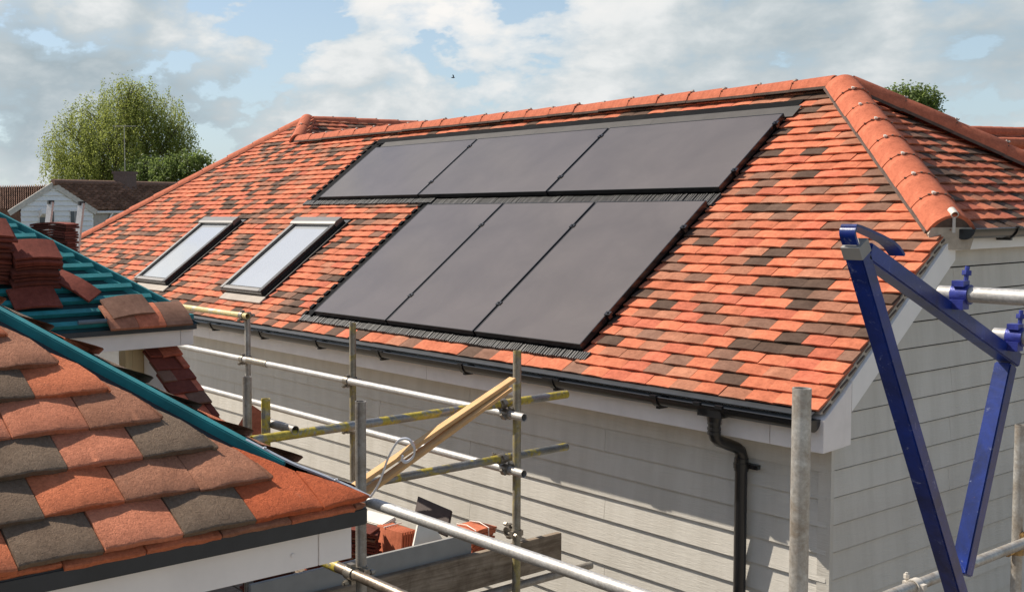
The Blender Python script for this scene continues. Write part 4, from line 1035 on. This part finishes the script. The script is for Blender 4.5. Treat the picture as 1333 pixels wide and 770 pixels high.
# ================================================================== LIGHT, SKY, CAMERA
SUN = V3((-1.92, -1.0, 2.34)).normalized(); EL = math.asin(SUN.z); AZ_ = math.atan2(SUN.x, SUN.y)
sl = bpy.data.lights.new('sun', 'SUN'); sl.energy = 5.0; sl.angle = R(.5); sl.color = (1, .93, .82)
so_ = bpy.data.objects.new('sun', sl); COL.objects.link(so_); so_.rotation_euler = (-SUN).to_track_quat('-Z', 'Y').to_euler(); so_.location = SUN * 60
w = bpy.data.worlds.new('World'); sc.world = w; w.use_nodes = True; nt = w.node_tree
bgn = nt.nodes['Background']; sky = nt.nodes.new('ShaderNodeTexSky'); sky.sky_type = 'NISHITA'; sky.sun_disc = False
sky.sun_elevation = EL; sky.sun_rotation = AZ_ % (2 * math.pi); sky.air_density = 1.0; sky.dust_density = 1.2; sky.ozone_density = 1.2
tc = nt.nodes.new('ShaderNodeTexCoord'); D = tc.outputs['Generated']
def dirpx(px, py): return (FWD + (px - CX) / FPX * RGT - (py - CY) / FPX * UPV).normalized()
def mathn(op, a, b=None, clamp=False):
    n = nt.nodes.new('ShaderNodeMath'); n.operation = op; n.use_clamp = clamp
    for i, x in enumerate((a, b)):
        if x is None: continue
        if hasattr(x, 'links'): nt.links.new(x, n.inputs[i])
        else: n.inputs[i].default_value = x
    return n.outputs[0]
def lobe(px, py, rad, amp):
    c = dirpx(px, py); n = nt.nodes.new('ShaderNodeVectorMath'); n.operation = 'DOT_PRODUCT'; nt.links.new(D, n.inputs[0]); n.inputs[1].default_value = c
    mr = nt.nodes.new('ShaderNodeMapRange'); mr.interpolation_type = 'SMOOTHSTEP'; mr.inputs[1].default_value = math.cos(rad / FPX); mr.inputs[2].default_value = 1; mr.inputs[3].default_value = 0; mr.inputs[4].default_value = amp
    nt.links.new(n.outputs['Value'], mr.inputs[0]); return mr.outputs[0]
mp = nt.nodes.new('ShaderNodeMapping'); mp.inputs['Scale'].default_value = (1, 1, 2.0); mp.inputs['Location'].default_value = (3.1, 1.7, .4); nt.links.new(D, mp.inputs['Vector'])
n1 = noise(nt, 9.5, 10, .57, mp.outputs[0], .12); n2 = noise(nt, 2.6, 5, .55, mp.outputs[0], .2)
cov = mathn('ADD', mathn('MULTIPLY', mathn('SUBTRACT', n1.outputs['Fac'], .5), 1.5), .455)
for l in ((470, 110, 250, .12), (850, 60, 330, .14), (1130, 60, 320, .16), (110, 0, 100, .14), (255, 45, 90, .10), (10, 215, 240, .22), (330, 140, 150, .08), (620, 100, 200, .10),
          (360, 5, 130, -.16), (640, 10, 170, -.20), (150, 75, 190, .06), (1230, 190, 200, -.04), (520, 60, 160, .06)):
    cov = mathn('ADD', cov, lobe(*l))
mask = ramp(nt, cov, [(.49, (0, 0, 0)), (.545, (.66, .66, .66)), (.66, (1, 1, 1))]).outputs[0]
sx_ = nt.nodes.new('ShaderNodeSeparateXYZ'); nt.links.new(D, sx_.inputs[0])
def elev(a, b, va, vb):
    mr = nt.nodes.new('ShaderNodeMapRange'); mr.interpolation_type = 'SMOOTHSTEP'
    for i, x in ((1, a), (2, b), (3, va), (4, vb)): mr.inputs[i].default_value = x
    nt.links.new(sx_.outputs[2], mr.inputs[0]); return mr.outputs[0]
hi = elev(.42, .75, 1, .12)          # broken cloud thins out towards the zenith
mask = mathn('MULTIPLY', mask, hi)
shade = n2.outputs['Fac']
for l in ((150, 75, 230, -.14), (1150, 60, 350, -.03), (60, 110, 160, -.03), (450, 90, 240, .13), (700, 90, 200, .06), (20, 215, 220, .16), (255, 40, 80, .2), (110, 0, 90, .2), (1000, 30, 200, .04)):
    shade = mathn('ADD', shade, lobe(*l))
shade = mathn('ADD', shade, mathn('MULTIPLY', mathn('SUBTRACT', n1.outputs['Fac'], .5), .9))
ccol = ramp(nt, shade, [(.30, (3.0, 3.6, 3.95)), (.46, (4.4, 4.85, 5.05)), (.60, (6.2, 6.35, 6.35)), (.8, (7.4, 7.2, 6.95))]).outputs[0]
# far side of the sky keeps the same broken cloud
veil = mixc(nt, sky.outputs[0], (4.3, 5.5, 6.4), elev(.0, .45, .58, .04))
col = mixc(nt, veil, ccol, mask)
nt.links.new(col, bgn.inputs['Color']); bgn.inputs['Strength'].default_value = .10

cd = bpy.data.cameras.new('camera'); cam = bpy.data.objects.new('camera', cd); COL.objects.link(cam); sc.camera = cam
mw = Matrix.Identity(4)
for i, a in enumerate((RGT, UPV, -FWD)):
    for r in range(3): mw[r][i] = a[r]
mw.translation = CAM; cam.matrix_world = mw
cd.sensor_fit = 'HORIZONTAL'; cd.sensor_width = 36; cd.lens = FPX / 1333 * 36
cd.shift_x = (666.5 - CX) / 1333; cd.shift_y = (CY - 385) / 1333; cd.clip_start = .05; cd.clip_end = 2000
sc.view_settings.view_transform = 'Standard'; sc.view_settings.look = 'None'; sc.view_settings.exposure = .40; sc.view_settings.gamma = 1
sc.cycles.max_bounces = 8
